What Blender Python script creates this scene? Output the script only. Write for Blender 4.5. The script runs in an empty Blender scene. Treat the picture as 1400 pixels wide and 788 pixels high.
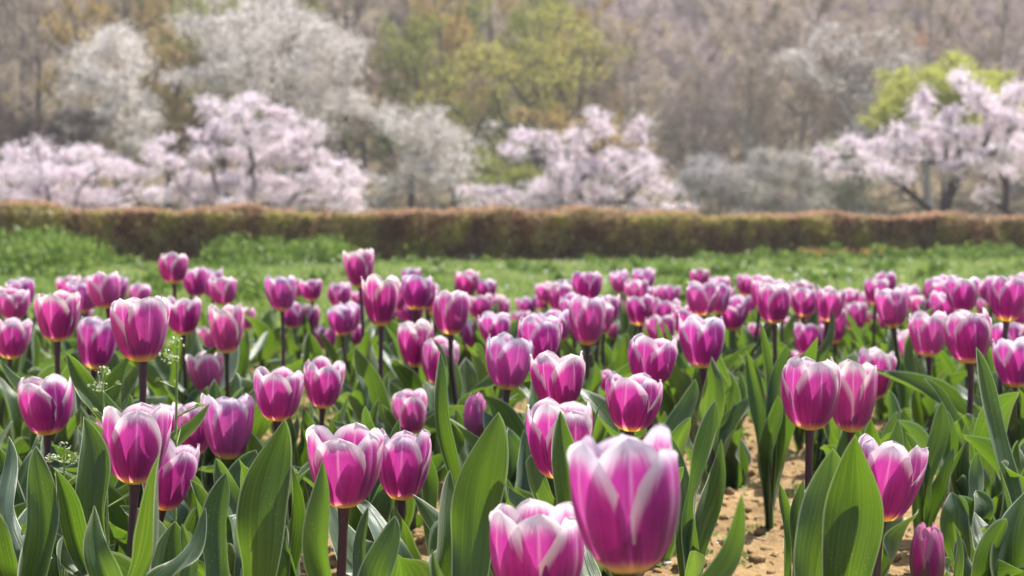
import bpy, math, random
import numpy as np
from mathutils import Vector

# ------------------------------------------------------------------ camera, sky, sun, exposure
SC = bpy.context.scene
COL = SC.collection
F = 50.0 / 36.0 * 1400.0          # focal length in photo pixels (photo 1400 x 788)
CAM_H = 0.40
PITCH = math.atan(76.0 / F)
cam_data = bpy.data.cameras.new('camera')
cam = bpy.data.objects.new('camera', cam_data)
COL.objects.link(cam)
cam.location = (0, 0, CAM_H)
cam.rotation_euler = (math.radians(90) - PITCH, 0, 0)
cam_data.lens = 50.0
cam_data.sensor_width = 36.0
cam_data.clip_start = 0.02
cam_data.clip_end = 2000
cam_data.dof.use_dof = True
cam_data.dof.focus_distance = 1.22
cam_data.dof.aperture_fstop = 8.8
cam_data.dof.aperture_blades = 9
SC.camera = cam

SUN_EL = math.radians(58)
SUN_AZ = math.radians(48)         # from straight ahead (+Y) towards the right (+X)
world = bpy.data.worlds.new('World')
SC.world = world
world.use_nodes = True
wn = world.node_tree
bg = wn.nodes['Background']
sky = wn.nodes.new('ShaderNodeTexSky')
sky.sky_type = 'NISHITA'
sky.sun_disc = False
sky.sun_elevation = SUN_EL
sky.sun_rotation = SUN_AZ
sky.air_density = 1.0
sky.dust_density = 2.5
wn.links.new(sky.outputs[0], bg.inputs[0])
bg.inputs[1].default_value = 0.11
sun_data = bpy.data.lights.new('sun', 'SUN')
sun_data.energy = 4.8
sun_data.angle = math.radians(0.6)
sun_data.color = (1.0, 0.955, 0.88)
sun = bpy.data.objects.new('sun', sun_data)
COL.objects.link(sun)
sd = Vector((math.sin(SUN_AZ) * math.cos(SUN_EL), math.cos(SUN_AZ) * math.cos(SUN_EL), math.sin(SUN_EL)))
sun.rotation_euler = sd.to_track_quat('Z', 'Y').to_euler()
sun.location = (5, 10, 30)
vs = SC.view_settings
vs.view_transform = 'Standard'
vs.look = 'None'
vs.exposure = 1.15
vs.gamma = 1.0
SC.render.engine = 'CYCLES'
try:
    SC.cycles.max_bounces = 8
    SC.cycles.transmission_bounces = 4
    SC.cycles.diffuse_bounces = 4
except Exception:
    pass

# ------------------------------------------------------------------ helpers
RNG = np.random.default_rng(7)
random.seed(7)
cp, sp_ = math.cos(PITCH), math.sin(PITCH)


def at(px, py, depth):
    """world point seen at photo pixel (px, py) at a distance along the view axis"""
    x = (px - 700.0) / F * depth
    u = (394.0 - py) / F * depth
    return np.array([x, depth * cp + u * sp_, CAM_H - depth * sp_ + u * cp])


def tag(o, label=None, cat=None, group=None, kind=None):
    if label:
        o['label'] = label
    if cat:
        o['category'] = cat
    if group:
        o['group'] = group
    if kind:
        o['kind'] = kind
    return o


def empty(name, loc):
    o = bpy.data.objects.new(name, None)
    o.empty_display_size = 0.05
    o.location = loc
    COL.objects.link(o)
    return o


class MB:
    """collects vertices, quads and triangles (numpy) for one mesh"""
    def __init__(s):
        s.v, s.q, s.t, s.n = [], [], [], 0
        s.uvq, s.uvt = [], []
        s.a = []

    def add(s, v, q=None, t=None):
        v = np.asarray(v, float).reshape(-1, 3)
        if q is not None and len(q):
            s.q.append(np.asarray(q, int).reshape(-1, 4) + s.n)
        if t is not None and len(t):
            s.t.append(np.asarray(t, int).reshape(-1, 3) + s.n)
        s.v.append(v)
        s.n += len(v)

    def grid(s, g):
        n, m = g.shape[:2]
        i = np.arange(n * m).reshape(n, m)
        q = np.stack([i[:-1, :-1], i[1:, :-1], i[1:, 1:], i[:-1, 1:]], -1)
        s.add(g, q)

    def tubes(s, p0, p1, r0, r1, k=3):
        """many straight tapered tubes at once"""
        p0 = np.asarray(p0, float).reshape(-1, 3)
        p1 = np.asarray(p1, float).reshape(-1, 3)
        N = len(p0)
        if N == 0:
            return
        r0 = np.broadcast_to(r0, (N,)).astype(float)
        r1 = np.broadcast_to(r1, (N,)).astype(float)
        d = p1 - p0
        d /= np.linalg.norm(d, axis=1, keepdims=True) + 1e-9
        ref = np.where(np.abs(d[:, 2:3]) > 0.9, [[1.0, 0, 0]], [[0, 0, 1.0]])
        a = np.cross(d, ref)
        a /= np.linalg.norm(a, axis=1, keepdims=True) + 1e-9
        b = np.cross(d, a)
        th = np.arange(k) * 2 * math.pi / k
        ring = np.cos(th)[None, :, None] * a[:, None] + np.sin(th)[None, :, None] * b[:, None]
        v = np.concatenate([p0[:, None] + ring * r0[:, None, None], p1[:, None] + ring * r1[:, None, None]], 1)
        j = np.arange(k)
        f = np.stack([j, (j + 1) % k, (j + 1) % k + k, j + k], -1)
        q = (np.arange(N)[:, None, None] * 2 * k + f[None]).reshape(-1, 4)
        s.add(v.reshape(-1, 3), q)

    def path(s, pts, rad, k=6):
        """one smooth tube along a polyline"""
        pts = np.asarray(pts, float)
        n = len(pts)
        rad = np.broadcast_to(rad, (n,))
        t = np.gradient(pts, axis=0)
        t /= np.linalg.norm(t, axis=1, keepdims=True) + 1e-9
        a = np.cross(t[0], [0.3, 1, 0.1])
        a /= np.linalg.norm(a)
        V = []
        th = np.arange(k) * 2 * math.pi / k
        for i in range(n):
            a = a - t[i] * np.dot(a, t[i])
            a /= np.linalg.norm(a) + 1e-9
            b = np.cross(t[i], a)
            V.append(pts[i] + rad[i] * (np.cos(th)[:, None] * a + np.sin(th)[:, None] * b))
        idx = np.arange(n * k).reshape(n, k)
        nx = np.roll(idx, -1, 1)
        q = np.stack([idx[:-1], nx[:-1], nx[1:], idx[1:]], -1).reshape(-1, 4)
        s.add(np.array(V).reshape(-1, 3), q)
        return t

    def quads(s, c, size, rng, aspect=1.0, up=None):
        """randomly turned little quads (petals, leaflets)"""
        c = np.asarray(c, float).reshape(-1, 3)
        N = len(c)
        a = rng.normal(size=(N, 3))
        if up is not None:
            a[:, 2] *= up
        a /= np.linalg.norm(a, axis=1, keepdims=True)
        b = rng.normal(size=(N, 3))
        b -= a * (a * b).sum(1, keepdims=True)
        b /= np.linalg.norm(b, axis=1, keepdims=True)
        z = np.broadcast_to(size, (N,))[:, None] * 0.5
        a = a * z * aspect
        b = b * z
        v = np.stack([c - a, c - b * 0.8, c + a, c + b * 0.8], 1)
        q = np.arange(N * 4).reshape(N, 4)
        s.add(v.reshape(-1, 3), q)

    def build(s, name, mat, parent=None, smooth=True, uvs=None):
        me = bpy.data.meshes.new(name)
        v = np.concatenate(s.v) if s.v else np.zeros((0, 3))
        q = np.concatenate(s.q) if s.q else np.zeros((0, 4), int)
        t = np.concatenate(s.t) if s.t else np.zeros((0, 3), int)
        loops = np.concatenate([q.ravel(), t.ravel()]).astype(np.int32)
        me.vertices.add(len(v))
        me.vertices.foreach_set('co', v.astype(np.float32).ravel())
        me.loops.add(len(loops))
        me.loops.foreach_set('vertex_index', loops)
        nf = len(q) + len(t)
        me.polygons.add(nf)
        start = np.concatenate([np.arange(len(q)) * 4, len(q) * 4 + np.arange(len(t)) * 3]).astype(np.int32)
        me.polygons.foreach_set('loop_start', start)
        me.update(calc_edges=True)
        me.polygons.foreach_set('use_smooth', np.full(nf, smooth))
        if uvs:
            for nm, uv in uvs.items():
                l = me.uv_layers.new(name=nm)
                l.data.foreach_set('uv', np.asarray(uv, np.float32)[loops].ravel())
        me.materials.append(mat)
        me.validate()
        o = bpy.data.objects.new(name, me)
        COL.objects.link(o)
        if parent is not None:
            o.parent = parent
        return o


def interp(v, tab):
    """smooth interpolation of a small table"""
    xs = np.array([a for a, _ in tab], float)
    ys = np.array([b for _, b in tab], float)
    m = np.gradient(ys, xs)
    v = np.clip(v, xs[0], xs[-1])
    i = np.clip(np.searchsorted(xs, v, side='right') - 1, 0, len(xs) - 2)
    h = xs[i + 1] - xs[i]
    t = (v - xs[i]) / h
    return ((2 * t**3 - 3 * t**2 + 1) * ys[i] + (t**3 - 2 * t**2 + t) * h * m[i]
            + (-2 * t**3 + 3 * t**2) * ys[i + 1] + (t**3 - t**2) * h * m[i + 1])


def bez(p0, p1, p2, p3, t):
    t = np.asarray(t)[:, None]
    return (1 - t)**3 * p0 + 3 * (1 - t)**2 * t * p1 + 3 * (1 - t) * t**2 * p2 + t**3 * p3


def wob(p, seed, sc):
    """cheap smooth pseudo-noise of a point array, about -1..1"""
    r = np.random.default_rng(seed)
    o = 0
    amp = 1.0
    for k in range(4):
        for _ in range(3):
            d = r.normal(size=p.shape[-1])
            d *= sc * (1.9 ** k) / np.linalg.norm(d)
            o = o + amp * np.sin(p @ d + r.uniform(0, 6.28)) / 3
        amp *= 0.55
    return o


# ------------------------------------------------------------------ materials
class NT:
    def __init__(s, name):
        s.m = bpy.data.materials.new(name)
        s.m.use_nodes = True
        s.t = s.m.node_tree
        s.t.nodes.clear()
        s.out = s.t.nodes.new('ShaderNodeOutputMaterial')

    def n(s, typ, **kw):
        nd = s.t.nodes.new(typ)
        for k, v in kw.items():
            if k in ('inp',):
                for kk, vv in v.items():
                    s.set(nd.inputs[kk], vv)
            else:
                setattr(nd, k, v)
        return nd

    def set(s, sock, v):
        if isinstance(v, bpy.types.NodeSocket):
            s.t.links.new(v, sock)
        else:
            if sock.type == 'RGBA' and len(v) == 3:
                v = (*v, 1)
            sock.default_value = v

    def math(s, op, a, b=0.0, c=0.0, clamp=False):
        nd = s.t.nodes.new('ShaderNodeMath')
        nd.operation = op
        nd.use_clamp = clamp
        for i, v in enumerate((a, b, c)):
            s.set(nd.inputs[i], v)
        return nd.outputs[0]

    def ramp(s, v, a, b, lo=0.0, hi=1.0):
        nd = s.t.nodes.new('ShaderNodeMapRange')
        nd.interpolation_type = 'SMOOTHSTEP'
        for i, x in enumerate((v, a, b, lo, hi)):
            s.set(nd.inputs[i], x)
        return nd.outputs[0]

    def mix(s, f, a, b, mode='MIX'):
        nd = s.t.nodes.new('ShaderNodeMix')
        nd.data_type = 'RGBA'
        nd.blend_type = mode
        s.set(nd.inputs[0], f)
        s.set(nd.inputs[6], a)
        s.set(nd.inputs[7], b)
        return nd.outputs[2]

    def noise(s, vec, scale, detail=3.0, rough=0.55):
        nd = s.t.nodes.new('ShaderNodeTexNoise')
        nd.inputs['Scale'].default_value = scale
        nd.inputs['Detail'].default_value = detail
        nd.inputs['Roughness'].default_value = rough
        if vec is not None:
            s.set(nd.inputs['Vector'], vec)
        return nd.outputs[0]

    def mapping(s, vec, scale):
        nd = s.t.nodes.new('ShaderNodeMapping')
        s.set(nd.inputs[0], vec)
        nd.inputs[3].default_value = scale
        return nd.outputs[0]

    def surf(s, col, rough=0.6, trans=None, tfac=0.0, bump=None, bstr=0.3, bdist=0.01, spec=0.4, sheen=0.0):
        p = s.t.nodes.new('ShaderNodeBsdfPrincipled')
        s.set(p.inputs['Base Color'], col)
        s.set(p.inputs['Roughness'], rough)
        p.inputs['Specular IOR Level'].default_value = spec
        if sheen:
            p.inputs['Sheen Weight'].default_value = sheen
        if bump is not None:
            b = s.t.nodes.new('ShaderNodeBump')
            b.inputs['Strength'].default_value = bstr
            b.inputs['Distance'].default_value = bdist
            s.set(b.inputs['Height'], bump)
            s.t.links.new(b.outputs[0], p.inputs['Normal'])
        o = p.outputs[0]
        if trans is not None:
            tr = s.t.nodes.new('ShaderNodeBsdfTranslucent')
            s.set(tr.inputs[0], trans)
            mx = s.t.nodes.new('ShaderNodeMixShader')
            s.set(mx.inputs[0], tfac)
            s.t.links.new(o, mx.inputs[1])
            s.t.links.new(tr.outputs[0], mx.inputs[2])
            o = mx.outputs[0]
        s.t.links.new(o, s.out.inputs[0])
        return s.m


def mat_petal(name='tulip_petal', tint=(1, 1, 1), green=False):
    t = NT(name)
    uv = t.n('ShaderNodeUVMap', uv_map='uv').outputs[0]
    ed = t.n('ShaderNodeUVMap', uv_map='edge').outputs[0]
    s1 = t.n('ShaderNodeSeparateXYZ', inp={0: uv})
    s2 = t.n('ShaderNodeSeparateXYZ', inp={0: ed})
    u, v, e = s1.outputs[0], s1.outputs[1], s2.outputs[0]
    oi = t.n('ShaderNodeObjectInfo')
    rnd = oi.outputs['Random']
    ctr = t.math('ABSOLUTE', t.math('SUBTRACT', u, 0.5))          # 0 centre .. .5 edge
    off = t.n('ShaderNodeCombineXYZ', inp={2: t.math('MULTIPLY', rnd, 37.0)})
    uvo = t.n('ShaderNodeVectorMath', operation='ADD', inp={0: uv, 1: off.outputs[0]}).outputs[0]
    streak = t.noise(t.mapping(uvo, (26, 1.3, 1)), 1.0, 3.0, 0.6)
    streak2 = t.noise(t.mapping(uvo, (70, 2.0, 1)), 1.0, 2.0, 0.6)
    blot = t.noise(t.mapping(uvo, (2.5, 2.2, 1)), 1.0, 2.0, 0.5)
    # body colour
    mag = t.mix(t.ramp(blot, 0.35, 0.65), (0.39, 0.012, 0.29), (0.62, 0.040, 0.41))
    dark = (0.10, 0.005, 0.11)
    flame = t.math('MULTIPLY', t.ramp(v, 0.08, 0.22), t.ramp(v, 0.88, 0.35))
    side = t.ramp(ctr, 0.14, 0.42, 1.0, 0.25)
    f1 = t.math('MULTIPLY', t.math('MULTIPLY', flame, side), t.ramp(streak, 0.3, 0.7, 0.45, 1.0))
    col = t.mix(t.math('MULTIPLY', f1, 0.95), mag, dark)
    # pale central line
    mid = t.math('MULTIPLY', t.ramp(ctr, 0.0, 0.035, 1.0, 0.0), t.ramp(v, 0.3, 0.8))
    col = t.mix(t.math('MULTIPLY', mid, 0.5), col, (0.85, 0.55, 0.78))
    # some flowers are paler all over
    pale = t.math('MULTIPLY', t.math('SUBTRACT', 1.0, oi.outputs['Alpha']), t.ramp(v, 0.1, 0.6, 0.5, 1.0))
    col = t.mix(pale, col, (0.76, 0.30, 0.60))
    # fine streaks
    col = t.mix(t.ramp(streak2, 0.56, 0.78, 0.0, 0.22), col, (0.70, 0.26, 0.56))
    # white margin, wider at the top
    wid = t.ramp(v, 0.25, 1.0, 0.10, 0.56)
    wid = t.math('MULTIPLY', wid, t.ramp(streak, 0.25, 0.75, 0.75, 1.25))
    ew = t.math('SUBTRACT', 1.0, t.math('DIVIDE', e, wid), clamp=True)
    ew = t.ramp(ew, 0.0, 0.80)
    ew = t.math('MULTIPLY', ew, t.ramp(v, 0.08, 0.4))
    top = t.math('MULTIPLY', t.ramp(v, 0.74, 1.02), 0.62)
    ew = t.math('MAXIMUM', ew, top)
    if green:
        ew = t.math('MULTIPLY', ew, 0.3)
    col = t.mix(ew, col, (0.93, 0.84, 0.89))
    if green:
        gm = t.math('MULTIPLY', t.ramp(ctr, 0.24, 0.02), t.ramp(v, 0.85, 0.2))
        col = t.mix(t.math('MULTIPLY', gm, 0.8), col, (0.16, 0.19, 0.07))
    # yellow foot
    yf = t.ramp(t.math('ADD', v, t.math('MULTIPLY', t.math('SUBTRACT', streak, 0.5), 0.14)), 0.20, 0.06)
    col = t.mix(yf, col, (0.74, 0.62, 0.13))
    col = t.mix(1.0, col, oi.outputs['Color'], 'MULTIPLY')
    tr = t.mix(0.35, col, t.mix(ew, (0.95, 0.12, 0.45), (0.95, 0.85, 0.9)))
    tr = t.mix(t.math('MULTIPLY', yf, 0.8), tr, (0.95, 0.7, 0.1))
    return t.surf(col, 0.42, tr, 0.42, bump=t.math('ADD', streak2, t.math('MULTIPLY', streak, 1.5)), bstr=0.45, bdist=0.0009, spec=0.35, sheen=0.15)


def mat_leaf():
    t = NT('tulip_leaf')
    uv = t.n('ShaderNodeUVMap', uv_map='uv').outputs[0]
    ed = t.n('ShaderNodeUVMap', uv_map='edge').outputs[0]
    s1 = t.n('ShaderNodeSeparateXYZ', inp={0: uv})
    s2 = t.n('ShaderNodeSeparateXYZ', inp={0: ed})
    u, v, e = s1.outputs[0], s1.outputs[1], s2.outputs[0]
    oi = t.n('ShaderNodeObjectInfo')
    rnd = oi.outputs['Random']
    off = t.n('ShaderNodeCombineXYZ', inp={2: t.math('MULTIPLY', rnd, 51.0)})
    uvo = t.n('ShaderNodeVectorMath', operation='ADD', inp={0: uv, 1: off.outputs[0]}).outputs[0]
    vein = t.noise(t.mapping(uvo, (34, 0.8, 1)), 1.0, 2.0, 0.5)
    big = t.noise(t.mapping(uvo, (2.2, 2.2, 1)), 1.0, 3.0, 0.6)
    col = t.mix(t.ramp(big, 0.3, 0.7), (0.013, 0.040, 0.020), (0.045, 0.092, 0.028))
    col = t.mix(t.ramp(rnd, 0.35, 1.0, 0.0, 0.75), col, (0.078, 0.130, 0.105))    # some leaves are bluer
    col = t.mix(t.ramp(vein, 0.40, 0.75, 0.0, 0.40), col, (0.10, 0.19, 0.06))
    # powdery specks of dried soil splash near the foot
    obj = t.n('ShaderNodeTexCoord').outputs['Object']
    sp = t.n('ShaderNodeTexVoronoi', inp={'Vector': obj, 'Scale': 260.0}).outputs['Distance']
    spk = t.math('MULTIPLY', t.ramp(sp, 0.22, 0.12), t.ramp(t.noise(obj, 30.0), 0.50, 0.66))
    col = t.mix(t.math('MULTIPLY', spk, 0.6), col, (0.45, 0.42, 0.28))
    # thin pale margin
    rim = t.ramp(e, 0.085, 0.03)
    col = t.mix(t.math('MULTIPLY', rim, 0.9), col, (0.62, 0.66, 0.48))
    tr = t.mix(t.ramp(vein, 0.4, 0.7, 0.0, 0.6), (0.10, 0.21, 0.010), (0.24, 0.34, 0.022))
    return t.surf(col, t.ramp(big, 0.3, 0.7, 0.28, 0.42), tr, 0.42, bump=vein, bstr=0.5, bdist=0.0012, spec=0.5, sheen=0.25)


def mat_stem():
    t = NT('tulip_stem')
    g = t.n('ShaderNodeTexCoord').outputs['Generated']
    z = t.n('ShaderNodeSeparateXYZ', inp={0: g}).outputs[2]
    oi = t.n('ShaderNodeObjectInfo')
    nz = t.noise(t.mapping(g, (6, 6, 2)), 1.0)
    f = t.math('ADD', z, t.math('MULTIPLY', t.math('SUBTRACT', nz, 0.5), 0.5))
    f = t.math('ADD', f, t.math('MULTIPLY', t.math('SUBTRACT', oi.outputs['Random'], 0.5), 0.5))
    col = t.mix(t.ramp(f, 0.15, 0.7), (0.10, 0.13, 0.05), (0.060, 0.022, 0.040))
    return t.surf(col, 0.42, spec=0.45)


def mat_island(name, cols, rough=0.6, tfac=0.35, tcol=None, nscale=0.6, ncols=None):
    """foliage / blossom: colour varies per leaf and in large patches"""
    t = NT(name)
    g = t.n('ShaderNodeNewGeometry')
    r = g.outputs['Random Per Island']
    cr = t.n('ShaderNodeValToRGB')
    el = cr.color_ramp.elements
    while len(el) < len(cols):
        el.new(0.5)
    for i, c in enumerate(cols):
        el[i].position = i / max(1, len(cols) - 1)
        el[i].color = (*c, 1)
    t.set(cr.inputs[0], r)
    col = cr.outputs[0]
    if ncols:
        nz = t.noise(g.outputs['Position'], nscale, 3.0)
        for (a, b, c, k) in ncols:
            col = t.mix(t.ramp(nz, a, b, 0.0, k), col, c)
    tc = tcol if tcol else col
    return t.surf(col, rough, tc, tfac, spec=0.25)


def mat_simple(name, c1, c2, scale=8.0, rough=0.8, bstr=0.4, bdist=0.01, detail=4.0, coord='Object'):
    t = NT(name)
    o = t.n('ShaderNodeTexCoord').outputs[coord]
    nz = t.noise(o, scale, detail, 0.6)
    return t.surf(t.mix(t.ramp(nz, 0.3, 0.7), c1, c2), rough, bump=nz, bstr=bstr, bdist=bdist, spec=0.25)

# ------------------------------------------------------------------ ground, soil, hillside
def mat_ground():
    t = NT('meadow_soil')
    p = t.n('ShaderNodeNewGeometry').outputs['Position']
    a = t.noise(p, 1.2, 4.0)
    b = t.noise(p, 14.0, 4.0)
    c = t.mix(t.ramp(a, 0.35, 0.65), (0.12, 0.15, 0.045), (0.22, 0.22, 0.08))
    c = t.mix(t.ramp(b, 0.45, 0.7, 0, 0.6), c, (0.22, 0.17, 0.09))
    return t.surf(c, 0.9, bump=b, bstr=0.5, bdist=0.02, spec=0.2)


def mat_soil():
    t = NT('bed_soil')
    p = t.n('ShaderNodeNewGeometry').outputs['Position']
    a = t.noise(p, 7.0, 5.0, 0.65)
    b = t.noise(p, 60.0, 5.0, 0.7)
    c = t.noise(p, 260.0, 3.0, 0.7)
    col = t.mix(t.ramp(a, 0.3, 0.7), (0.20, 0.125, 0.055), (0.34, 0.225, 0.105))
    col = t.mix(t.ramp(b, 0.5, 0.75, 0, 0.7), col, (0.50, 0.37, 0.21))
    col = t.mix(t.ramp(b, 0.42, 0.28, 0, 0.6), col, (0.11, 0.062, 0.03))
    col = t.mix(t.ramp(c, 0.6, 0.78, 0, 0.5), col, (0.55, 0.45, 0.31))
    h = t.math('ADD', b, t.math('MULTIPLY', c, 0.4))
    return t.surf(col, 0.92, bump=h, bstr=0.9, bdist=0.008, spec=0.2)


def hill_z(x, y):
    s = np.clip((y - 58.0) / 30.0, 0, 1)
    s = s * s * (3 - 2 * s)
    z = s * 5.0 + np.clip(y - 74, 0, None) * 0.36
    z = z * (1 + 0.10 * np.sin(x * 0.045 + 1.3) + 0.06 * np.sin(x * 0.11 + y * 0.05))
    z = z + (0.5 * np.sin(x * 0.35 + y * 0.2) + 0.4 * np.sin(x * 0.21 - y * 0.33)) * s
    return np.where(y > 230, z, z)


SOIL = mat_soil()


def soil_z(x, y):
    p = np.stack([x, y], -1)
    ridge = 0.010 * np.sin(y * 7.0 + 0.6 * np.sin(x * 2.0))
    return 0.012 + ridge * 0.8 + 0.012 * wob(p, 3, 11.0) + 0.009 * np.abs(wob(p, 4, 55.0)) + 0.003 * wob(p, 5, 170.0)


m = MB()
gx = np.concatenate([np.linspace(-400, -40, 10), np.linspace(-36, 36, 37), np.linspace(40, 400, 10)])
gy = np.concatenate([np.linspace(-60, 0, 5), np.linspace(2, 70, 35), np.linspace(80, 600, 14)])
X, Y = np.meshgrid(gx, gy, indexing='ij')
m.grid(np.stack([X, Y, np.zeros_like(X)], -1))
tag(m.build('ground', mat_ground()), kind='structure')

m = MB()
gx = np.linspace(-2.3, 2.3, 400)
gy = np.linspace(0.15, 4.75, 420)
X, Y = np.meshgrid(gx, gy, indexing='ij')
Z = soil_z(X, Y)
eb = np.minimum(np.minimum(X + 2.3, 2.3 - X), 4.75 - Y)
Z = Z * np.clip(eb / 0.25, 0, 1) + 0.004 - 0.03 * np.clip(1 - eb / 0.02, 0, 1)
m.grid(np.stack([X, Y, Z], -1))
tag(m.build('flower_bed_soil', SOIL), kind='structure')

m = MB()
gx = np.linspace(-150, 150, 101)
gy = np.linspace(56, 260, 90)
X, Y = np.meshgrid(gx, gy, indexing='ij')
Z = hill_z(X, Y) + np.where(Y < 58.5, -0.1, 0.02)
m.grid(np.stack([X, Y, Z], -1))
t = NT('leaf_litter')
p = t.n('ShaderNodeNewGeometry').outputs['Position']
n1 = t.noise(p, 0.12, 4.0)
n2 = t.noise(p, 1.4, 5.0, 0.7)
c = t.mix(t.ramp(n1, 0.35, 0.65), (0.17, 0.125, 0.085), (0.235, 0.18, 0.12))
c = t.mix(t.ramp(n2, 0.42, 0.7, 0, 0.7), c, (0.11, 0.12, 0.05))
tag(m.build('hillside', t.surf(c, 0.95, bump=n2, bstr=0.8, bdist=0.2, spec=0.1)), kind='structure')

# crumbs and pebbles on the bed
def rocks(n, lo, hi, yr, seed, name, mat, lab, cat):
    r = np.random.default_rng(seed)
    ph = (1 + 5 ** 0.5) / 2
    iv = np.array([(-1, ph, 0), (1, ph, 0), (-1, -ph, 0), (1, -ph, 0), (0, -1, ph), (0, 1, ph), (0, -1, -ph), (0, 1, -ph),
                   (ph, 0, -1), (ph, 0, 1), (-ph, 0, -1), (-ph, 0, 1)], float)
    iv /= np.linalg.norm(iv[0])
    it = np.array([(0, 11, 5), (0, 5, 1), (0, 1, 7), (0, 7, 10), (0, 10, 11), (1, 5, 9), (5, 11, 4), (11, 10, 2), (10, 7, 6), (7, 1, 8),
                   (3, 9, 4), (3, 4, 2), (3, 2, 6), (3, 6, 8), (3, 8, 9), (4, 9, 5), (2, 4, 11), (6, 2, 10), (8, 6, 7), (9, 8, 1)])
    y = r.uniform(yr[0], yr[1], n)
    x = r.uniform(-1, 1, n) * (0.45 * y + 0.3)
    s = lo + (hi - lo) * r.uniform(0, 1, n) ** 3.0
    V = iv[None] * (1 + 0.32 * r.normal(size=(n, 12, 1))) * s[:, None, None]
    V[:, :, 2] *= 0.7
    V[:, :, 0] += x[:, None]
    V[:, :, 1] += y[:, None]
    V[:, :, 2] += (soil_z(x, y) + s * 0.35)[:, None]
    T = (np.arange(n)[:, None, None] * 12 + it[None]).reshape(-1, 3)
    mm = MB()
    mm.add(V.reshape(-1, 3), None, T)
    return tag(mm.build(name, mat, smooth=True), lab, cat, kind='stuff')


rocks(60000, 0.0010, 0.0085, (1.0, 4.4), 11, 'soil_crumbs', SOIL, 'loose ochre crumbs of earth lying over the flower bed', 'soil crumbs')
rocks(600, 0.002, 0.007, (1.0, 3.8), 12, 'pebbles', mat_simple('pale_stone', (0.45, 0.42, 0.38), (0.68, 0.66, 0.62), 30), 'small pale pebbles scattered on the brown soil', 'pebbles')

# twigs and dead bits lying on the soil
r = np.random.default_rng(5)
n = 1100
y = r.uniform(1.2, 4.0, n)
x = r.uniform(-1, 1, n) * (0.42 * y + 0.2)
z = soil_z(x, y) + 0.006
a = r.uniform(0, 6.28, n)
l = r.uniform(0.008, 0.035, n)
p0 = np.stack([x, y, z], -1)
p1 = p0 + np.stack([np.cos(a) * l, np.sin(a) * l, r.uniform(-0.1, 0.2, n) * l], -1)
m = MB()
m.tubes(p0, p1, r.uniform(0.0005, 0.0016, n), 0.0005, 4)
tag(m.build('plant_litter', mat_island('dry_litter', [(0.10, 0.06, 0.04), (0.35, 0.26, 0.16), (0.55, 0.48, 0.36)], 0.8, 0.1)),
    'dry twigs and straw bits lying on the soil', 'plant litter', kind='stuff')

# seedlings on the soil
r = np.random.default_rng(6)
m = MB()
for _ in range(420):
    y0 = r.uniform(1.3, 4.3)
    x0 = r.uniform(-1, 1) * (0.42 * y0 + 0.2)
    k = r.integers(4, 12)
    a = r.uniform(0, 6.28, k)
    rad = r.uniform(0.004, 0.02, k)
    c = np.stack([x0 + np.cos(a) * rad, y0 + np.sin(a) * rad, float(soil_z(np.array([x0]), np.array([y0]))[0]) + r.uniform(0.006, 0.016, k)], -1)
    m.quads(c, r.uniform(0.008, 0.016, k), r, 0.6, up=0.4)
tag(m.build('seedlings', mat_island('seedling_leaf', [(0.16, 0.26, 0.06), (0.25, 0.36, 0.09), (0.34, 0.42, 0.14)], 0.6, 0.4)),
    'tiny green seedlings sprouting across the bare soil', 'seedlings', kind='stuff')

# ------------------------------------------------------------------ meadow between the bed and the hedge
HEDGE_L = np.array([-14.0, 13.3])
HEDGE_R = np.array([16.0, 25.2])


def hedge_y(x):
    k = (x - HEDGE_L[0]) / (HEDGE_R[0] - HEDGE_L[0])
    return HEDGE_L[1] + k * (HEDGE_R[1] - HEDGE_L[1])


def blades(m, x, y, h, w, r, lean=0.5):
    n = len(x)
    a = r.uniform(0, 6.28, n)
    b = r.uniform(0, 6.28, n)
    le = r.uniform(0.1, lean, n) * h
    s = np.stack([np.cos(a) * w / 2, np.sin(a) * w / 2, np.zeros(n)], -1)
    d = np.stack([np.cos(b) * le, np.sin(b) * le, h], -1)
    p = np.stack([x, y, np.zeros(n)], -1)
    mid = p + d * np.array([0.35, 0.35, 0.6])
    V = np.stack([p - s, p + s, mid + s * 0.75, mid - s * 0.75, p + d], 1)
    i = np.arange(n) * 5
    m.add(V.reshape(-1, 3), np.stack([i, i + 1, i + 2, i + 3], -1), np.stack([i + 3, i + 2, i + 4], -1))


r = np.random.default_rng(21)
n = 150000
y = 4.2 + (25.0 - 4.2) * r.uniform(0, 1, n) ** 1.25
x = r.uniform(-1, 1, n) * (0.42 * y + 1.2)
ok = y < hedge_y(x) + 0.1
x, y = x[ok], y[ok]
nz = wob(np.stack([x, y], -1), 9, 1.6)
h = np.clip(0.055 + 0.035 * nz + r.normal(0, 0.02, len(x)), 0.02, 0.16) * np.where(y > 12, 0.75, 1.0)
m = MB()
blades(m, x, y, h, 0.004 + 0.00065 * y, r, 1.0)
GR = mat_island('meadow_grass', [(0.09, 0.18, 0.03), (0.18, 0.30, 0.05), (0.28, 0.38, 0.09), (0.42, 0.45, 0.19)], 0.55, 0.42,
                nscale=0.9, ncols=[(0.48, 0.62, (0.42, 0.46, 0.20), 0.55), (0.46, 0.34, (0.11, 0.21, 0.035), 0.5)])
tag(m.build('grass', GR), 'short fresh green grass between the tulips and the hedge', 'grass', kind='stuff')

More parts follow.
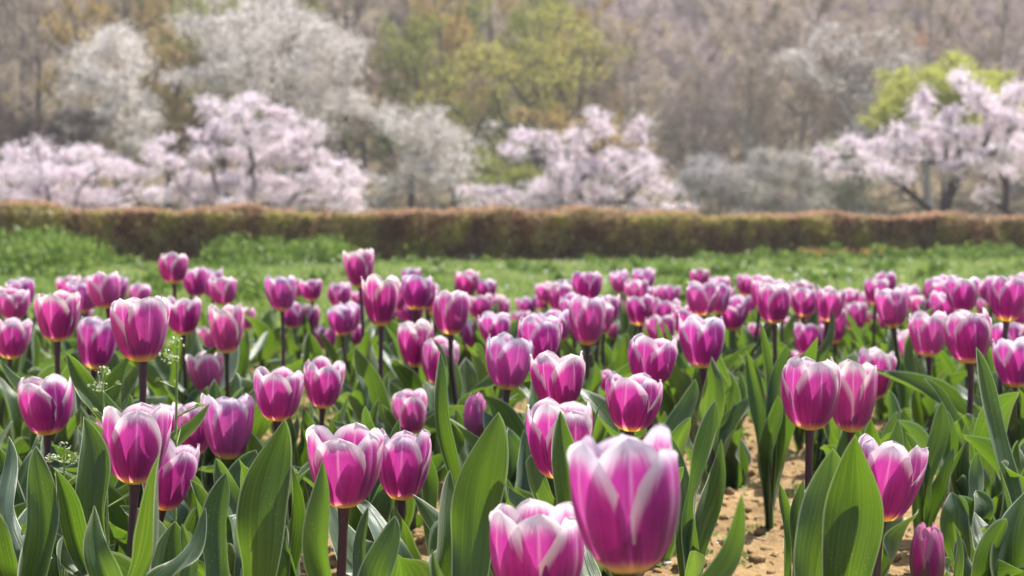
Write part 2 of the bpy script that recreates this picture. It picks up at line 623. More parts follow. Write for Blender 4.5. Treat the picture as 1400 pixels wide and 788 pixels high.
# low grass between the plants on the left of the bed
n = 9000
y = r.uniform(2.6, 4.6, n)
x = r.uniform(-1, 1, n) * (0.40 * y + 0.3)
keep = (wob(np.stack([x, y], -1), 31, 4.0) + np.where(x < 0.1, 0.6, -0.1) + (y - 3.2) * 0.6) > 0.3
x, y = x[keep], y[keep]
m = MB()
blades(m, x, y, r.uniform(0.03, 0.10, len(x)), 0.0035, r, 1.0)
tag(m.build('bed_grass', GR), 'thin grass growing among the far tulip stems', 'grass', kind='stuff')

# taller weeds against the hedge
m = MB()
r = np.random.default_rng(22)
clumps = []
for (xa, xb, dens, hh) in ((-80, 130, 70, 0.42), (130, 300, 10, 0.15), (300, 470, 46, 0.38), (470, 960, 16, 0.11), (960, 1120, 18, 0.20), (1120, 1420, 40, 0.24)):
    for _ in range(dens):
        px = r.uniform(xa, xb)
        d0 = 15.0
        for _k in range(4):
            d0 = hedge_y((px - 700) / F * d0)
        d0 -= 0.45 + abs(r.normal(0, 0.7))
        clumps.append(((px - 700) / F * d0, d0, hh * r.uniform(0.3, 1.15)))
for _ in range(120):
    yy = r.uniform(6, 18)
    clumps.append((r.uniform(-1, 1) * 0.4 * yy, yy, r.uniform(0.08, 0.15)))
for (x0, y0, hh) in clumps:
    k = int(150 * (hh / 0.25))
    q = r.normal(size=(k, 3)) * np.array([hh * 0.55, hh * 0.45, 0])
    zz = r.uniform(0.05, 1.0, k) ** 0.8 * hh * np.exp(-(q[:, 0]**2 + q[:, 1]**2) / (0.9 * hh)**2)
    c = np.stack([x0 + q[:, 0], y0 + q[:, 1], zz + 0.015], -1)
    m.quads(c, r.uniform(0.02, 0.055, k), r, 1.5)
    kk = 30
    blades(m, x0 + r.normal(0, hh * 0.4, kk), y0 + r.normal(0, hh * 0.3, kk), r.uniform(0.5, 1.0, kk) * hh, 0.015, r, 0.6)
tag(m.build('weeds', mat_island('weed_leaf', [(0.06, 0.12, 0.02), (0.15, 0.25, 0.04), (0.30, 0.38, 0.09)], 0.5, 0.42)),
    'leafy bright green weeds growing along the foot of the hedge', 'weeds', kind='stuff')

# tiny white and orange meadow flowers
m = MB()
k = 260
yy = r.uniform(6, 17, k)
c = np.stack([r.uniform(-1, 1, k) * 0.38 * yy, yy, r.uniform(0.08, 0.15, k)], -1)
m.quads(c, 0.02 + 0.012 * r.uniform(0, 1, k), r, 1.0, up=2.0)
tag(m.build('meadow_flowers', mat_island('white_floret', [(0.75, 0.75, 0.68), (0.8, 0.8, 0.78)], 0.6, 0.3)),
    'tiny white flowers dotted through the grass', 'meadow flowers', kind='stuff')
m = MB()
k = 60
c = np.stack([np.where(np.arange(k) < 35, 4.05, 4.75) + r.normal(0, 0.13, k), 19.0 + r.normal(0, 0.3, k), r.uniform(0.10, 0.2, k)], -1)
m.quads(c, 0.04, r, 1.0, up=2.0)
tag(m.build('orange_flowers', mat_island('orange_floret', [(0.7, 0.25, 0.12), (0.75, 0.35, 0.15)], 0.6, 0.3)),
    'small orange flowers in the grass near the hedge', 'meadow flowers', kind='stuff')

# ------------------------------------------------------------------ clipped hedge
r = np.random.default_rng(33)
dirv = HEDGE_R - HEDGE_L
LEN = float(np.linalg.norm(dirv))
dirv /= LEN
nrm = np.array([-dirv[1], dirv[0]])
HH, HD = 0.69, 0.75
hroot = empty('hedge', (HEDGE_L[0], HEDGE_L[1], 0))
tag(hroot, 'long low clipped hedge with russet top running behind the meadow', 'hedge')


def hpt(s, dpt, z):
    s = np.asarray(s, float)
    dpt = np.asarray(dpt, float)
    return np.stack([dirv[0] * s + nrm[0] * dpt, dirv[1] * s + nrm[1] * dpt, np.broadcast_to(z, s.shape)], -1)


def bumpy(s, z):
    return 0.06 * np.sin(s * 1.7 + 2 * np.sin(s * 0.6) + z * 3) + 0.035 * np.sin(s * 4.3 + 1) + 0.03 * np.sin(s * 5.1 + z * 4) + 0.02 * np.sin(s * 11 + z * 9)


# twiggy inside
n = 9000
s = r.uniform(0, LEN, n)
d = r.uniform(0.08, HD - 0.08, n)
z0 = r.uniform(0.0, 0.45, n)
p0 = hpt(s, d, z0)
p1 = p0 + np.stack([r.normal(0, 0.05, n), r.normal(0, 0.05, n), r.uniform(0.1, 0.25, n)], -1)
p1[:, 2] = np.minimum(p1[:, 2], HH * (1 - 0.16 * s / LEN) - 0.02)
m = MB()
m.tubes(p0, p1, 0.006, 0.003, 3)
m.build('branches', mat_simple('hedge_bark', (0.07, 0.05, 0.04), (0.14, 0.10, 0.08), 20), hroot)
# inner mass: closely packed shaded leaves
n = 52000
s = r.uniform(0, LEN, n)
d = r.uniform(0.10, HD - 0.10, n)
c = hpt(s, d, r.uniform(0.02, HH - 0.05, n))
c[:, 2] *= 1 - 0.16 * s / LEN
m = MB()
m.quads(c, r.uniform(0.04, 0.07, n), r, 1.3)
hm = [(0.48, 0.60, (0.42, 0.39, 0.12), 0.85), (0.48, 0.38, (0.22, 0.11, 0.08), 0.85)]
HL = mat_island('hedge_leaf', [(0.22, 0.12, 0.08), (0.38, 0.25, 0.15), (0.30, 0.27, 0.11), (0.50, 0.38, 0.24)], 0.6, 0.5, nscale=2.2, ncols=hm)
SNOW = None
m.build('inner_leaves', HL, hroot)
n = 70000
s = r.uniform(0, LEN, n)
w = r.uniform(0, 1, n)
front = w < 0.62
z = np.where(front, r.uniform(0.03, HH, n), HH + 0)
z = np.where(~front, HH + bumpy(s, 0) * 0.7 - np.abs(r.normal(0, 0.025, n)), z)
d = np.where(front, bumpy(s, z) - 0.01 + np.abs(r.normal(0, 0.04, n)) + 0.10 * (1 - z / HH), r.uniform(0.02, HD, n))
c = hpt(s, d, z)
c[:, 2] *= 1 - 0.16 * s / LEN
m = MB()
m.quads(c, r.uniform(0.03, 0.062, n), r, 1.4)
m.build('outer_leaves', HL, hroot)
# fresh russet shoots that stand up from the clipped top
n = 26000
s = r.uniform(0, LEN, n)
c = hpt(s, r.uniform(0.0, HD, n), HH + bumpy(s, 0) * 0.7 + r.uniform(-0.04, 0.03, n) + np.abs(r.normal(0, 0.022, n)))
c[:, 2] *= 1 - 0.16 * s / LEN
m = MB()
m.quads(c, r.uniform(0.02, 0.045, n), r, 1.8)
m.build('top_shoots', mat_island('russet_shoot', [(0.46, 0.24, 0.16), (0.58, 0.38, 0.24), (0.38, 0.27, 0.14)], 0.6, 0.4), hroot)

# ------------------------------------------------------------------ trees
BARK = mat_simple('cherry_bark', (0.035, 0.026, 0.026), (0.09, 0.07, 0.065), 9, 0.85)
BARK_G = mat_simple('grey_bark', (0.28, 0.24, 0.22), (0.46, 0.40, 0.36), 3, 0.85, bstr=0.2)
BARK_D = mat_simple('dark_bark', (0.055, 0.043, 0.045), (0.11, 0.09, 0.085), 3, 0.85, bstr=0.2)


def curve_pts(a, b, sag, r, n=6):
    L = np.linalg.norm(b - a)
    m1 = a + (b - a) * 0.35 + np.array([0, 0, sag * L]) + r.normal(0, 0.05, 3) * L
    m2 = a + (b - a) * 0.7 + np.array([0, 0, sag * L * 0.9]) + r.normal(0, 0.05, 3) * L
    return bez(a, m1, m2, b, np.linspace(0, 1, n))


def pad_tree(name, label, cat, D, base_px, pads, blossom, bark, seed, fork=0.22, per=260, size=(0.045, 0.085),
             extra=2, dspread=1.0, tr=0.13, group=None, twig=0.010, puff=0.10, ntw=14, trunk_lean=0.0, base_z=0.0, aspect=1.0):
    """tree whose limbs grow towards the given masses (photo pixels at distance D, turned into metres)"""
    r = np.random.default_rng(seed)
    s = D / F
    b = at(base_px, 330, D)
    b[2] = base_z
    root = empty(name, b)
    tag(root, label, cat, group)
    P = []
    for (x, y, hw, hh) in pads:
        for k in range(1 + extra):
            dz = r.normal(0, 1.0) * dspread
            jx = r.normal(0, hw * 0.45) * (k > 0)
            jy = r.normal(0, hh * 0.9) * (k > 0) + (hh * 0.3 if k > 0 else 0)
            c = at(x + jx, y + jy, D + dz) - b
            c[2] = max(c[2], 0.35)
            P.append((c, hw * s * (1 if k == 0 else 0.8), hh * s * (1 if k == 0 else 0.85), int(per * (hw * hh / 500.0) ** 0.6 * (1 if k == 0 else 0.6))))
    top = max(c[2] for c, *_ in P)
    fk = np.array([trunk_lean, 0, top * fork])
    nodes = [np.array([0., 0, -0.1]), fk * 0.5 + r.normal(0, 0.03, 3), fk]
    par = [-1, 0, 1]
    order = sorted(range(len(P)), key=lambda i: np.linalg.norm(P[i][0] - fk))
    anchors = {}
    for i in order:
        c = P[i][0]
        best, bj = 1e9, 2
        for j in range(2, len(nodes)):
            q = nodes[j]
            dd = np.linalg.norm(c - q) + 0.35 * np.linalg.norm(q - fk) + (0.6 if q[2] > c[2] + 0.1 else 0)
            if dd < best:
                best, bj = dd, j
        a = nodes[bj]
        pts = curve_pts(a, c, 0.06 if c[2] > a[2] else 0.10, r, 5)
        pj = bj
        for q in pts[1:]:
            nodes.append(q)
            par.append(pj)
            pj = len(nodes) - 1
        anchors[i] = pj
    cnt = np.zeros(len(nodes))
    for i in anchors:
        j = anchors[i]
        while j >= 0:
            cnt[j] += 1
            j = par[j]
    m = MB()
    N = len(P)
    rad = tr * (np.maximum(cnt, 0.6) / N) ** 0.47
    nodes = np.array(nodes)
    idx = [j for j in range(len(nodes)) if par[j] >= 0]
    pr = np.array([par[j] for j in idx])
    idx = np.array(idx)
    r0 = np.where(pr < 2, rad[pr], np.minimum(rad[pr], rad[idx] * 1.25))
    m.tubes(nodes[pr], nodes[idx], r0, rad[idx], 6)
    # twigs and blossom
    BC, TW0, TW1 = [], [], []
    for i, (c, hw, hh, nb) in enumerate(P):
        nt = ntw
        d = r.normal(size=(nt, 3))
        d /= np.linalg.norm(d, axis=1, keepdims=True)
        d[:, 2] = d[:, 2] * 1.1 + 0.1
        e = d * np.array([hw, hw * 0.9, hh]) * r.uniform(0.55, 1.15, (nt, 1))
        st = c + e * 0.0 + r.normal(0, 0.05, (nt, 3)) * hw
        kn = st + e * 0.5 + r.normal(0, 0.10, (nt, 3)) * hw * 0.6
        en = st + e
        TW0 += [st, kn]
        TW1 += [kn, en]
        k = max(6, nb)
        ti = r.integers(0, nt, k)
        u = r.uniform(0.1, 1.05, (k, 1))
        pt = np.where(u < 0.5, st[ti] + (kn[ti] - st[ti]) * u * 2, kn[ti] + (en[ti] - kn[ti]) * (u * 2 - 1))
        BC.append(pt + r.normal(0, puff, (k, 3)) * np.array([1, 1, 0.7]) * r.uniform(0.3, 1.2, (k, 1)))
    m.tubes(np.concatenate(TW0), np.concatenate(TW1), twig, twig * 0.6, 3)
    m.build('trunk', bark, root)
    m = MB()
    BC = np.concatenate(BC)
    BC[:, 2] = np.maximum(BC[:, 2], 0.15)
    m.quads(BC, r.uniform(size[0], size[1], len(BC)), r, aspect)
    m.build('crown', blossom, root)
    return root


PINK = mat_island('pink_blossom', [(0.84, 0.70, 0.78), (0.89, 0.79, 0.85), (0.92, 0.86, 0.90), (0.80, 0.63, 0.72)], 0.7, 0.40)
WHITE = mat_island('white_blossom', [(0.82, 0.76, 0.73), (0.90, 0.85, 0.83), (0.92, 0.88, 0.88), (0.68, 0.60, 0.50)], 0.7, 0.38)
LIME = mat_island('young_lime_leaf', [(0.44, 0.46, 0.09), (0.56, 0.56, 0.13), (0.48, 0.52, 0.12)], 0.6, 0.45)
GREEN = mat_island('young_green_leaf', [(0.20, 0.30, 0.05), (0.32, 0.44, 0.08), (0.38, 0.46, 0.10)], 0.6, 0.45)
OLIVE = mat_island('olive_leaf', [(0.20, 0.24, 0.04), (0.34, 0.38, 0.06), (0.44, 0.42, 0.10)], 0.6, 0.4)
AMBER = mat_island('amber_bud', [(0.48, 0.30, 0.08), (0.58, 0.40, 0.12), (0.50, 0.36, 0.12)], 0.6, 0.4)
RUST = mat_island('rust_bud', [(0.55, 0.24, 0.10), (0.62, 0.34, 0.15)], 0.6, 0.4)

pad_tree('cherry_tree', 'low pink cherry tree in full bloom at the left edge', 'cherry tree', 38, 95,
         [(20, 208, 22, 12), (12, 240, 28, 18), (50, 232, 32, 16), (62, 210, 18, 14), (92, 212, 18, 12), (128, 210, 22, 12), (100, 238, 38, 16),
          (60, 262, 45, 16), (20, 275, 34, 12), (110, 270, 40, 14), (160, 225, 26, 10), (188, 238, 30, 9), (165, 268, 36, 9), (205, 266, 22, 8),
          (-30, 225, 30, 18), (-55, 255, 34, 20), (140, 282, 36, 8), (70, 285, 50, 8)],
         PINK, BARK, 101, per=640, puff=0.13, dspread=0.9, group='pink cherry trees behind the hedge')
pad_tree('cherry_tree', 'broad pink cherry tree in bloom, second from the left behind the hedge', 'cherry tree', 38, 335,
         [(215, 205, 20, 9), (238, 225, 26, 10), (262, 243, 26, 12), (284, 148, 20, 11), (322, 150, 26, 11), (345, 140, 20, 10), (375, 153, 24, 10),
          (296, 175, 24, 13), (340, 178, 34, 13), (385, 183, 30, 11), (425, 186, 26, 9), (285, 205, 26, 13), (330, 212, 34, 15), (375, 212, 30, 14),
          (430, 215, 26, 9), (465, 226, 26, 9), (483, 248, 18, 12), (480, 268, 22, 10), (432, 245, 32, 15), (385, 250, 36, 16), (335, 248, 36, 16),
          (290, 258, 34, 14), (262, 272, 28, 10), (440, 275, 34, 10), (390, 280, 40, 9), (330, 280, 44, 9)],
         PINK, BARK, 102, per=640, puff=0.13, dspread=1.0, group='pink cherry trees behind the hedge')
pad_tree('cherry_tree', 'pink cherry tree in bloom beneath the amber tree, mid hedge', 'cherry tree', 39, 800,
         [(814, 168, 16, 9), (786, 186, 18, 11), (872, 188, 24, 12), (826, 176, 14, 8), (712, 193, 26, 8), (752, 203, 28, 11), (700, 205, 16, 8), (790, 208, 24, 13),
          (845, 215, 26, 13), (887, 224, 18, 12), (815, 230, 30, 15), (770, 232, 26, 14), (858, 243, 26, 12), (900, 252, 22, 9), (738, 258, 34, 12),
          (690, 268, 34, 11), (652, 262, 22, 8), (665, 282, 30, 7), (790, 260, 34, 15), (835, 268, 32, 14), (875, 283, 34, 8), (915, 287, 26, 5), (740, 283, 44, 8), (800, 285, 44, 7)],
         PINK, BARK, 103, per=600, puff=0.13, dspread=0.9, group='pink cherry trees behind the hedge')
pad_tree('cherry_tree', 'tall pink cherry tree with dark bare lower limbs at the right', 'cherry tree', 34, 1288,
         [(1311, 106, 12, 12), (1326, 124, 16, 12), (1346, 136, 22, 11), (1388, 126, 22, 12), (1264, 140, 11, 12), (1258, 158, 16, 10), (1300, 158, 20, 11),
          (1366, 148, 26, 12), (1228, 175, 16, 8), (1168, 196, 18, 9), (1202, 200, 26, 10), (1214, 234, 28, 11), (1132, 218, 14, 8), (1150, 235, 16, 8),
          (1266, 187, 24, 13), (1288, 208, 26, 13), (1322, 190, 24, 14), (1354, 178, 26, 13), (1392, 166, 26, 14), (1335, 226, 28, 12), (1300, 232, 22, 10),
          (1385, 205, 28, 12), (1245, 222, 26, 10), (1180, 218, 22, 8), (1240, 200, 22, 9), (1430, 150, 26, 18), (1440, 190, 30, 18)],
         PINK, BARK, 104, per=620, puff=0.13, dspread=0.9, tr=0.15, fork=0.16, group='pink cherry trees behind the hedge')
pad_tree('cherry_tree', 'pink cherry tree with arching trunk cut by the right frame edge', 'cherry tree', 36, 1402,
         [(1345, 262, 18, 8), (1375, 240, 26, 12), (1410, 225, 30, 14), (1440, 240, 30, 14), (1460, 200, 40, 20), (1400, 195, 26, 12), (1350, 205, 20, 10)],
         PINK, BARK, 105, per=380, dspread=0.7, tr=0.15, fork=0.2, group='pink cherry trees behind the hedge')


def ell(cx, cy, rx, ry, n, hw, hh, seed):
    r = np.random.default_rng(seed)
    out = []
    while len(out) < n:
        a, b = r.uniform(-1, 1, 2)
        if a * a + b * b < 1:
            out.append((cx + a * rx, cy + b * ry, hw * r.uniform(0.6, 1.3), hh * r.uniform(0.6, 1.3)))
    return out


GW = 'white flowering trees at the wood edge'
pad_tree('flowering_tree', 'rounded white flowering tree behind the leftmost pink cherry', 'flowering tree', 52, 160,
         ell(152, 85, 62, 42, 16, 26, 12, 1) + ell(140, 140, 70, 40, 16, 24, 11, 2) + ell(185, 180, 40, 26, 7, 20, 10, 3),
         WHITE, BARK_G, 111, per=260, dspread=1.6, tr=0.16, group=GW, size=(0.055, 0.10), puff=0.27, ntw=30)
pad_tree('flowering_tree', 'tall wide white flowering tree reaching the top edge, left half', 'flowering tree', 55, 372,
         ell(350, 40, 105, 50, 26, 32, 13, 4) + ell(420, 100, 90, 50, 22, 28, 12, 5) + ell(300, 105, 60, 30, 8, 26, 11, 6) + ell(460, 150, 45, 35, 8, 26, 11, 7),
         WHITE, BARK_G, 112, per=225, dspread=2.0, tr=0.2, group=GW, size=(0.055, 0.10), puff=0.30, ntw=30)
pad_tree('flowering_tree', 'small white flowering tree just left of the middle pink cherry', 'flowering tree', 50, 598,
         ell(615, 205, 62, 34, 18, 24, 10, 8) + ell(560, 165, 42, 22, 8, 20, 10, 9) + ell(560, 240, 50, 26, 8, 22, 9, 10) + ell(640, 250, 40, 24, 6, 20, 9, 12),
         WHITE, BARK_G, 113, per=190, dspread=1.3, tr=0.13, group=GW, size=(0.055, 0.095), puff=0.26, ntw=30)
pad_tree('flowering_tree', 'pale flowering tree high on the wood edge, upper right', 'flowering tree', 60, 1172,
         ell(1130, 75, 55, 40, 13, 28, 10, 13) + ell(1190, 90, 60, 45, 13, 28, 10, 14) + ell(1180, 150, 40, 30, 5, 20, 8, 15),
         WHITE, BARK_G, 114, per=200, dspread=1.6, tr=0.16, group=GW, size=(0.06, 0.10), puff=0.32, ntw=30)
pad_tree('leafy_tree', 'rounded lime green tree rising behind the right pink cherry', 'tree', 46, 1290,
         ell(1290, 125, 82, 36, 30, 26, 13, 16) + ell(1235, 155, 46, 24, 10, 24, 12, 17) + ell(1320, 165, 60, 30, 10, 26, 12, 18),
         LIME, BARK_D, 115, per=600, dspread=1.2, tr=0.13, size=(0.05, 0.09))
pad_tree('leafy_tree', 'thin yellow green tree in the upper middle of the wood', 'tree', 56, 745,
         ell(750, 60, 90, 50, 22, 28, 12, 19) + ell(640, 120, 60, 60, 12, 24, 11, 35) + ell(790, 105, 60, 20, 8, 30, 7, 20) + ell(700, 130, 50, 50, 9, 22, 9, 21) + ell(780, 118, 50, 10, 5, 28, 5, 22),
         mat_island('yellow_green_leaf', [(0.50, 0.47, 0.07), (0.60, 0.54, 0.10), (0.50, 0.50, 0.16)], 0.6, 0.45),
         BARK_D, 116, per=130, dspread=1.8, tr=0.16, size=(0.06, 0.11), puff=0.22)
pad_tree('leafy_tree', 'dark olive tree standing between white blossom and middle pink cherry', 'tree', 60, 680,
         ell(690, 230, 40, 40, 16, 22, 12, 23) + ell(650, 170, 60, 45, 14, 22, 12, 24) + ell(600, 110, 60, 60, 10, 22, 12, 25),
         OLIVE, BARK_D, 117, per=190, dspread=1.6, tr=0.15, size=(0.06, 0.11), puff=0.2)
pad_tree('leafy_tree', 'amber budding tree right above the middle pink cherry', 'tree', 46, 812,
         ell(790, 180, 60, 14, 12, 26, 8, 26) + ell(840, 196, 40, 12, 6, 22, 7, 27) + ell(740, 160, 20, 10, 3, 18, 7, 28),
         AMBER, BARK_D, 118, per=170, dspread=1.0, tr=0.10, size=(0.05, 0.09), puff=0.16)
pad_tree('shrub', 'pale grey leafless shrub behind the hedge right of centre', 'shrub', 44, 1080,
         ell(1075, 245, 62, 40, 20, 26, 15, 29), mat_island('grey_bud', [(0.56, 0.53, 0.53), (0.68, 0.65, 0.64), (0.58, 0.56, 0.46)], 0.7, 0.3),
         BARK_G, 119, per=420, dspread=1.0, tr=0.07, ntw=60, twig=0.009, size=(0.03, 0.06), puff=0.12, group='leafless shrubs behind the hedge')
pad_tree('shrub', 'blue grey leafless shrub touching the middle cherry on its right', 'shrub', 46, 975,
         ell(975, 252, 52, 34, 16, 26, 15, 30), mat_island('blue_grey_bud', [(0.54, 0.52, 0.57), (0.68, 0.65, 0.70)], 0.7, 0.3),
         BARK_G, 120, per=420, dspread=1.0, tr=0.07, ntw=60, twig=0.009, size=(0.03, 0.06), puff=0.12, group='leafless shrubs behind the hedge')
pad_tree('shrub', 'sage coloured shrub between grey shrub and right pink cherry', 'shrub', 46, 1150,
         ell(1150, 240, 45, 45, 16, 24, 15, 31), mat_island('sage_bud', [(0.36, 0.38, 0.24), (0.46, 0.46, 0.34)], 0.7, 0.3),
         BARK_G, 121, per=420, dspread=1.0, tr=0.07, ntw=40, twig=0.008, size=(0.035, 0.07), puff=0.14)
pad_tree('shrub', 'dark maroon thicket bush above the leftmost pink cherry', 'shrub', 48, 60,
         ell(50, 180, 75, 32, 20, 26, 15, 32), mat_island('maroon_leaf', [(0.09, 0.045, 0.045), (0.14, 0.08, 0.06), (0.12, 0.11, 0.05)], 0.7, 0.2),
         BARK_D, 122, per=240, dspread=1.0, tr=0.09, ntw=40, twig=0.009, size=(0.05, 0.09), puff=0.14)
pad_tree('shrub', 'dark green bush filling the gap left of the middle cherry', 'shrub', 47, 690,
         ell(690, 250, 42, 34, 16, 24, 15, 33), OLIVE, BARK_D, 123, per=260, dspread=1.0, tr=0.08, size=(0.05, 0.09), puff=0.14)


# ------------------------------------------------------------------ bare spring wood on the hillside
def bare_proto(seed, H, spread, ntw, budmat, bark, nb, bsize):
    r = np.random.default_rng(seed)
    m = MB()
    n = 9
    tk = np.zeros((n, 3))
    tk[:, 2] = np.linspace(-0.3, H * 0.86, n)
    tk[:, :2] = np.cumsum(r.normal(0, 0.10, (n, 2)), 0)
    rt = 0.19 * (1 - np.linspace(0, 1, n)) ** 0.8 + 0.02
    m.path(tk, rt, 7)
    P0, P1, R0, R1 = [], [], [], []
    tips = []
    for b in range(22):
        f = r.uniform(0.28, 0.98)
        i = f * (n - 1)
        a = tk[int(i)] + (tk[min(int(i) + 1, n - 1)] - tk[int(i)]) * (i % 1)
        az = r.uniform(0, 6.28)
        L = spread * (1.15 - 0.7 * f) * r.uniform(0.7, 1.2)
        e = a + np.array([math.cos(az) * L, math.sin(az) * L, L * r.uniform(0.7, 1.5)])
        pts = curve_pts(a, e, -0.08, r, 5)
        rr = np.linspace(0.055 * (1.2 - f), 0.018, 5)
        P0 += list(pts[:-1]); P1 += list(pts[1:]); R0 += list(rr[:-1]); R1 += list(rr[1:])
        for c in range(7):
            g = r.uniform(0.25, 1.0)
            j = g * 4
            q = pts[int(min(j, 3))] + (pts[int(min(j, 3)) + 1] - pts[int(min(j, 3))]) * (j - int(min(j, 3)))
            dd = (e - a) / np.linalg.norm(e - a) + r.normal(0, 0.55, 3)
            dd[2] += 0.35
            dd /= np.linalg.norm(dd)
            q2 = q + dd * L * r.uniform(0.25, 0.5)
            P0.append(q); P1.append(q2); R0.append(0.018); R1.append(0.009)
            k = ntw
            u = r.uniform(0.1, 1, (k, 1))
            s0 = q + (q2 - q) * u
            td = dd + r.normal(0, 0.6, (k, 3))
            td[:, 2] += 0.3
            td /= np.linalg.norm(td, axis=1, keepdims=True)
            s1 = s0 + td * r.uniform(0.25, 0.75, (k, 1))
            P0 += list(s0); P1 += list(s1); R0 += [0.008] * k; R1 += [0.004] * k
            tips.append(s0 + (s1 - s0) * r.uniform(0.2, 1, (k, 1)))
    m.tubes(np.array(P0), np.array(P1), np.array(R0), np.array(R1), 3)
    root = empty('bare_tree', (0, 0, 0))
    m.build('trunk', bark, root)
    tips = np.concatenate(tips)
    c = tips[r.integers(0, len(tips), nb)] + r.normal(0, 0.10, (nb, 3))
    m = MB()
    m.quads(c, r.uniform(bsize * 0.6, bsize * 1.3, nb), r, 1.0)
    m.build('crown', budmat, root)
    return root


TAUPE = mat_island('taupe_bud', [(0.44, 0.35, 0.29), (0.56, 0.46, 0.38), (0.46, 0.38, 0.26)], 0.8, 0.3)
MAUVE = mat_island('mauve_bud', [(0.48, 0.39, 0.41), (0.60, 0.50, 0.52), (0.54, 0.45, 0.42)], 0.8, 0.3)
GOLD = mat_island('gold_bud', [(0.50, 0.34, 0.09), (0.58, 0.42, 0.13), (0.38, 0.27, 0.12)], 0.7, 0.35)
PROTO = {
    'taupe': [bare_proto(201, 10.5, 3.0, 9, TAUPE, BARK_G, 10000, 0.10), bare_proto(202, 12.0, 2.6, 9, TAUPE, BARK_D, 6000, 0.10)],
    'mauve': [bare_proto(203, 10.0, 3.1, 9, MAUVE, BARK_G, 11000, 0.10), bare_proto(204, 11.5, 2.8, 10, MAUVE, BARK_G, 10000, 0.10)],
    'gold': [bare_proto(205, 11.0, 2.6, 8, GOLD, BARK_D, 8000, 0.10)],
    'rust': [bare_proto(206, 9.5, 2.8, 8, RUST, BARK_G, 8000, 0.10)],
    'olive': [bare_proto(207, 10.5, 2.8, 8, OLIVE, BARK_D, 8000, 0.10)],
}
used = set()


def copy_thing(src, loc, rz, sc, label, cat, group):
    if id(src) not in used:
        used.add(id(src))
        o = src
    else:
        o = src.copy()
        COL.objects.link(o)
        for ch in src.children:
            c = ch.copy()
            COL.objects.link(c)
            c.parent = o
    o.location = loc
    o.rotation_euler = (0, 0, rz)
    o.scale = (sc, sc, sc)
    tag(o, label, cat, group)
    return o


r = np.random.default_rng(55)
LAB = {
    'taupe': ('grey brown leafless tree in the hillside wood', 'leafless grey brown trees on the hillside'),
    'mauve': ('mauve grey leafless tree with swelling buds in the hazy right wood', 'leafless mauve trees on the right hillside'),
    'gold': ('tree with dark trunk and golden young leaves in the wood', 'golden budding trees in the wood'),
    'rust': ('tree with rust red buds on the upper hillside', 'rust budding trees on the hillside'),
    'olive': ('tree with thin olive green young leaves in the wood', 'olive budding trees in the wood'),
}
D = 62.0
while D < 150:
    px = -260 + r.uniform(0, 60)
    step = 1.9 / (D / F) * (1.35 + (D - 62) / 120)
    while px < 1660:
        d = D + r.uniform(-2.5, 2.5)
        x = (px - 700) / F * d
        q = r.uniform()
        if px < 240:
            kind = 'gold' if q < 0.42 else ('taupe' if q < 0.85 else 'olive')
        elif px < 560:
            kind = 'taupe' if q < 0.6 else ('gold' if q < 0.8 else 'olive')
        elif px < 860:
            kind = 'olive' if q < 0.46 else ('taupe' if q < 0.74 else 'gold')
        else:
            kind = 'mauve' if q < 0.58 else ('taupe' if q < 0.80 else ('rust' if q < 0.86 else ('gold' if q < 0.94 else 'olive')))
        pr = PROTO[kind][r.integers(0, len(PROTO[kind]))]
        if px > 860 and kind == 'taupe':
            pr = PROTO[kind][0]
        copy_thing(pr, (x, d, float(hill_z(np.array(x), np.array(d)))), r.uniform(0, 6.28), r.uniform(0.8, 1.15), LAB[kind][0], 'tree', LAB[kind][1])
        px += step * r.uniform(0.7, 1.3)
    D += 9 + (D - 62) * 0.10

for i, (px, d, k, lab) in enumerate([(1338, 112, 1.0, 'orange budding tree at the top right corner of the wood'), (1366, 120, 0.9, 'rust orange tree just left of the top right corner, higher up the slope'),
                               (1300, 118, 0.8, 'small orange tree left of the orange pair at top right'), (900, 108, 0.8, 'faint orange tree high in the middle of the hillside')]):
    copy_thing(PROTO['rust'][0], ((px - 700) / F * d, d, float(hill_z(np.array((px - 700) / F * d), np.array(float(d))))), 1.3 * i, k * 1.1, lab, 'tree', 'rust budding trees on the hillside')
# undergrowth on the slope
n = 60000
yy = 57 + 90 * r.uniform(0, 1, n) ** 1.6
xx = r.uniform(-1, 1, n) * (0.45 * yy + 6)
cl = wob(np.stack([xx, yy], -1), 77, 0.5)
hgt = np.clip(0.5 + 0.9 * cl, 0.05, 1.8)
c = np.stack([xx, yy, hill_z(xx, yy) + r.uniform(0, 1, n) * hgt], -1)
m = MB()
m.quads(c, r.uniform(0.10, 0.24, n), r, 1.2)
tag(m.build('undergrowth', mat_island('scrub', [(0.14, 0.11, 0.07), (0.20, 0.16, 0.10), (0.16, 0.18, 0.06)], 0.8, 0.3, nscale=0.15,
    ncols=[(0.45, 0.6, (0.22, 0.25, 0.07), 0.7), (0.48, 0.36, (0.17, 0.11, 0.09), 0.6)])),
    'scrubby undergrowth covering the hillside beneath the trees', 'undergrowth', kind='stuff')
# rough grass behind the hedge
n = 40000
yy = r.uniform(27, 58, n)
xx = r.uniform(-1, 1, n) * (0.45 * yy + 3)
m = MB()
blades(m, xx, yy, r.uniform(0.10, 0.45, n), 0.05, r, 0.9)
tag(m.build('rough_grass', OLIVE), 'rough olive grass between hedge and wood', 'grass', kind='stuff')


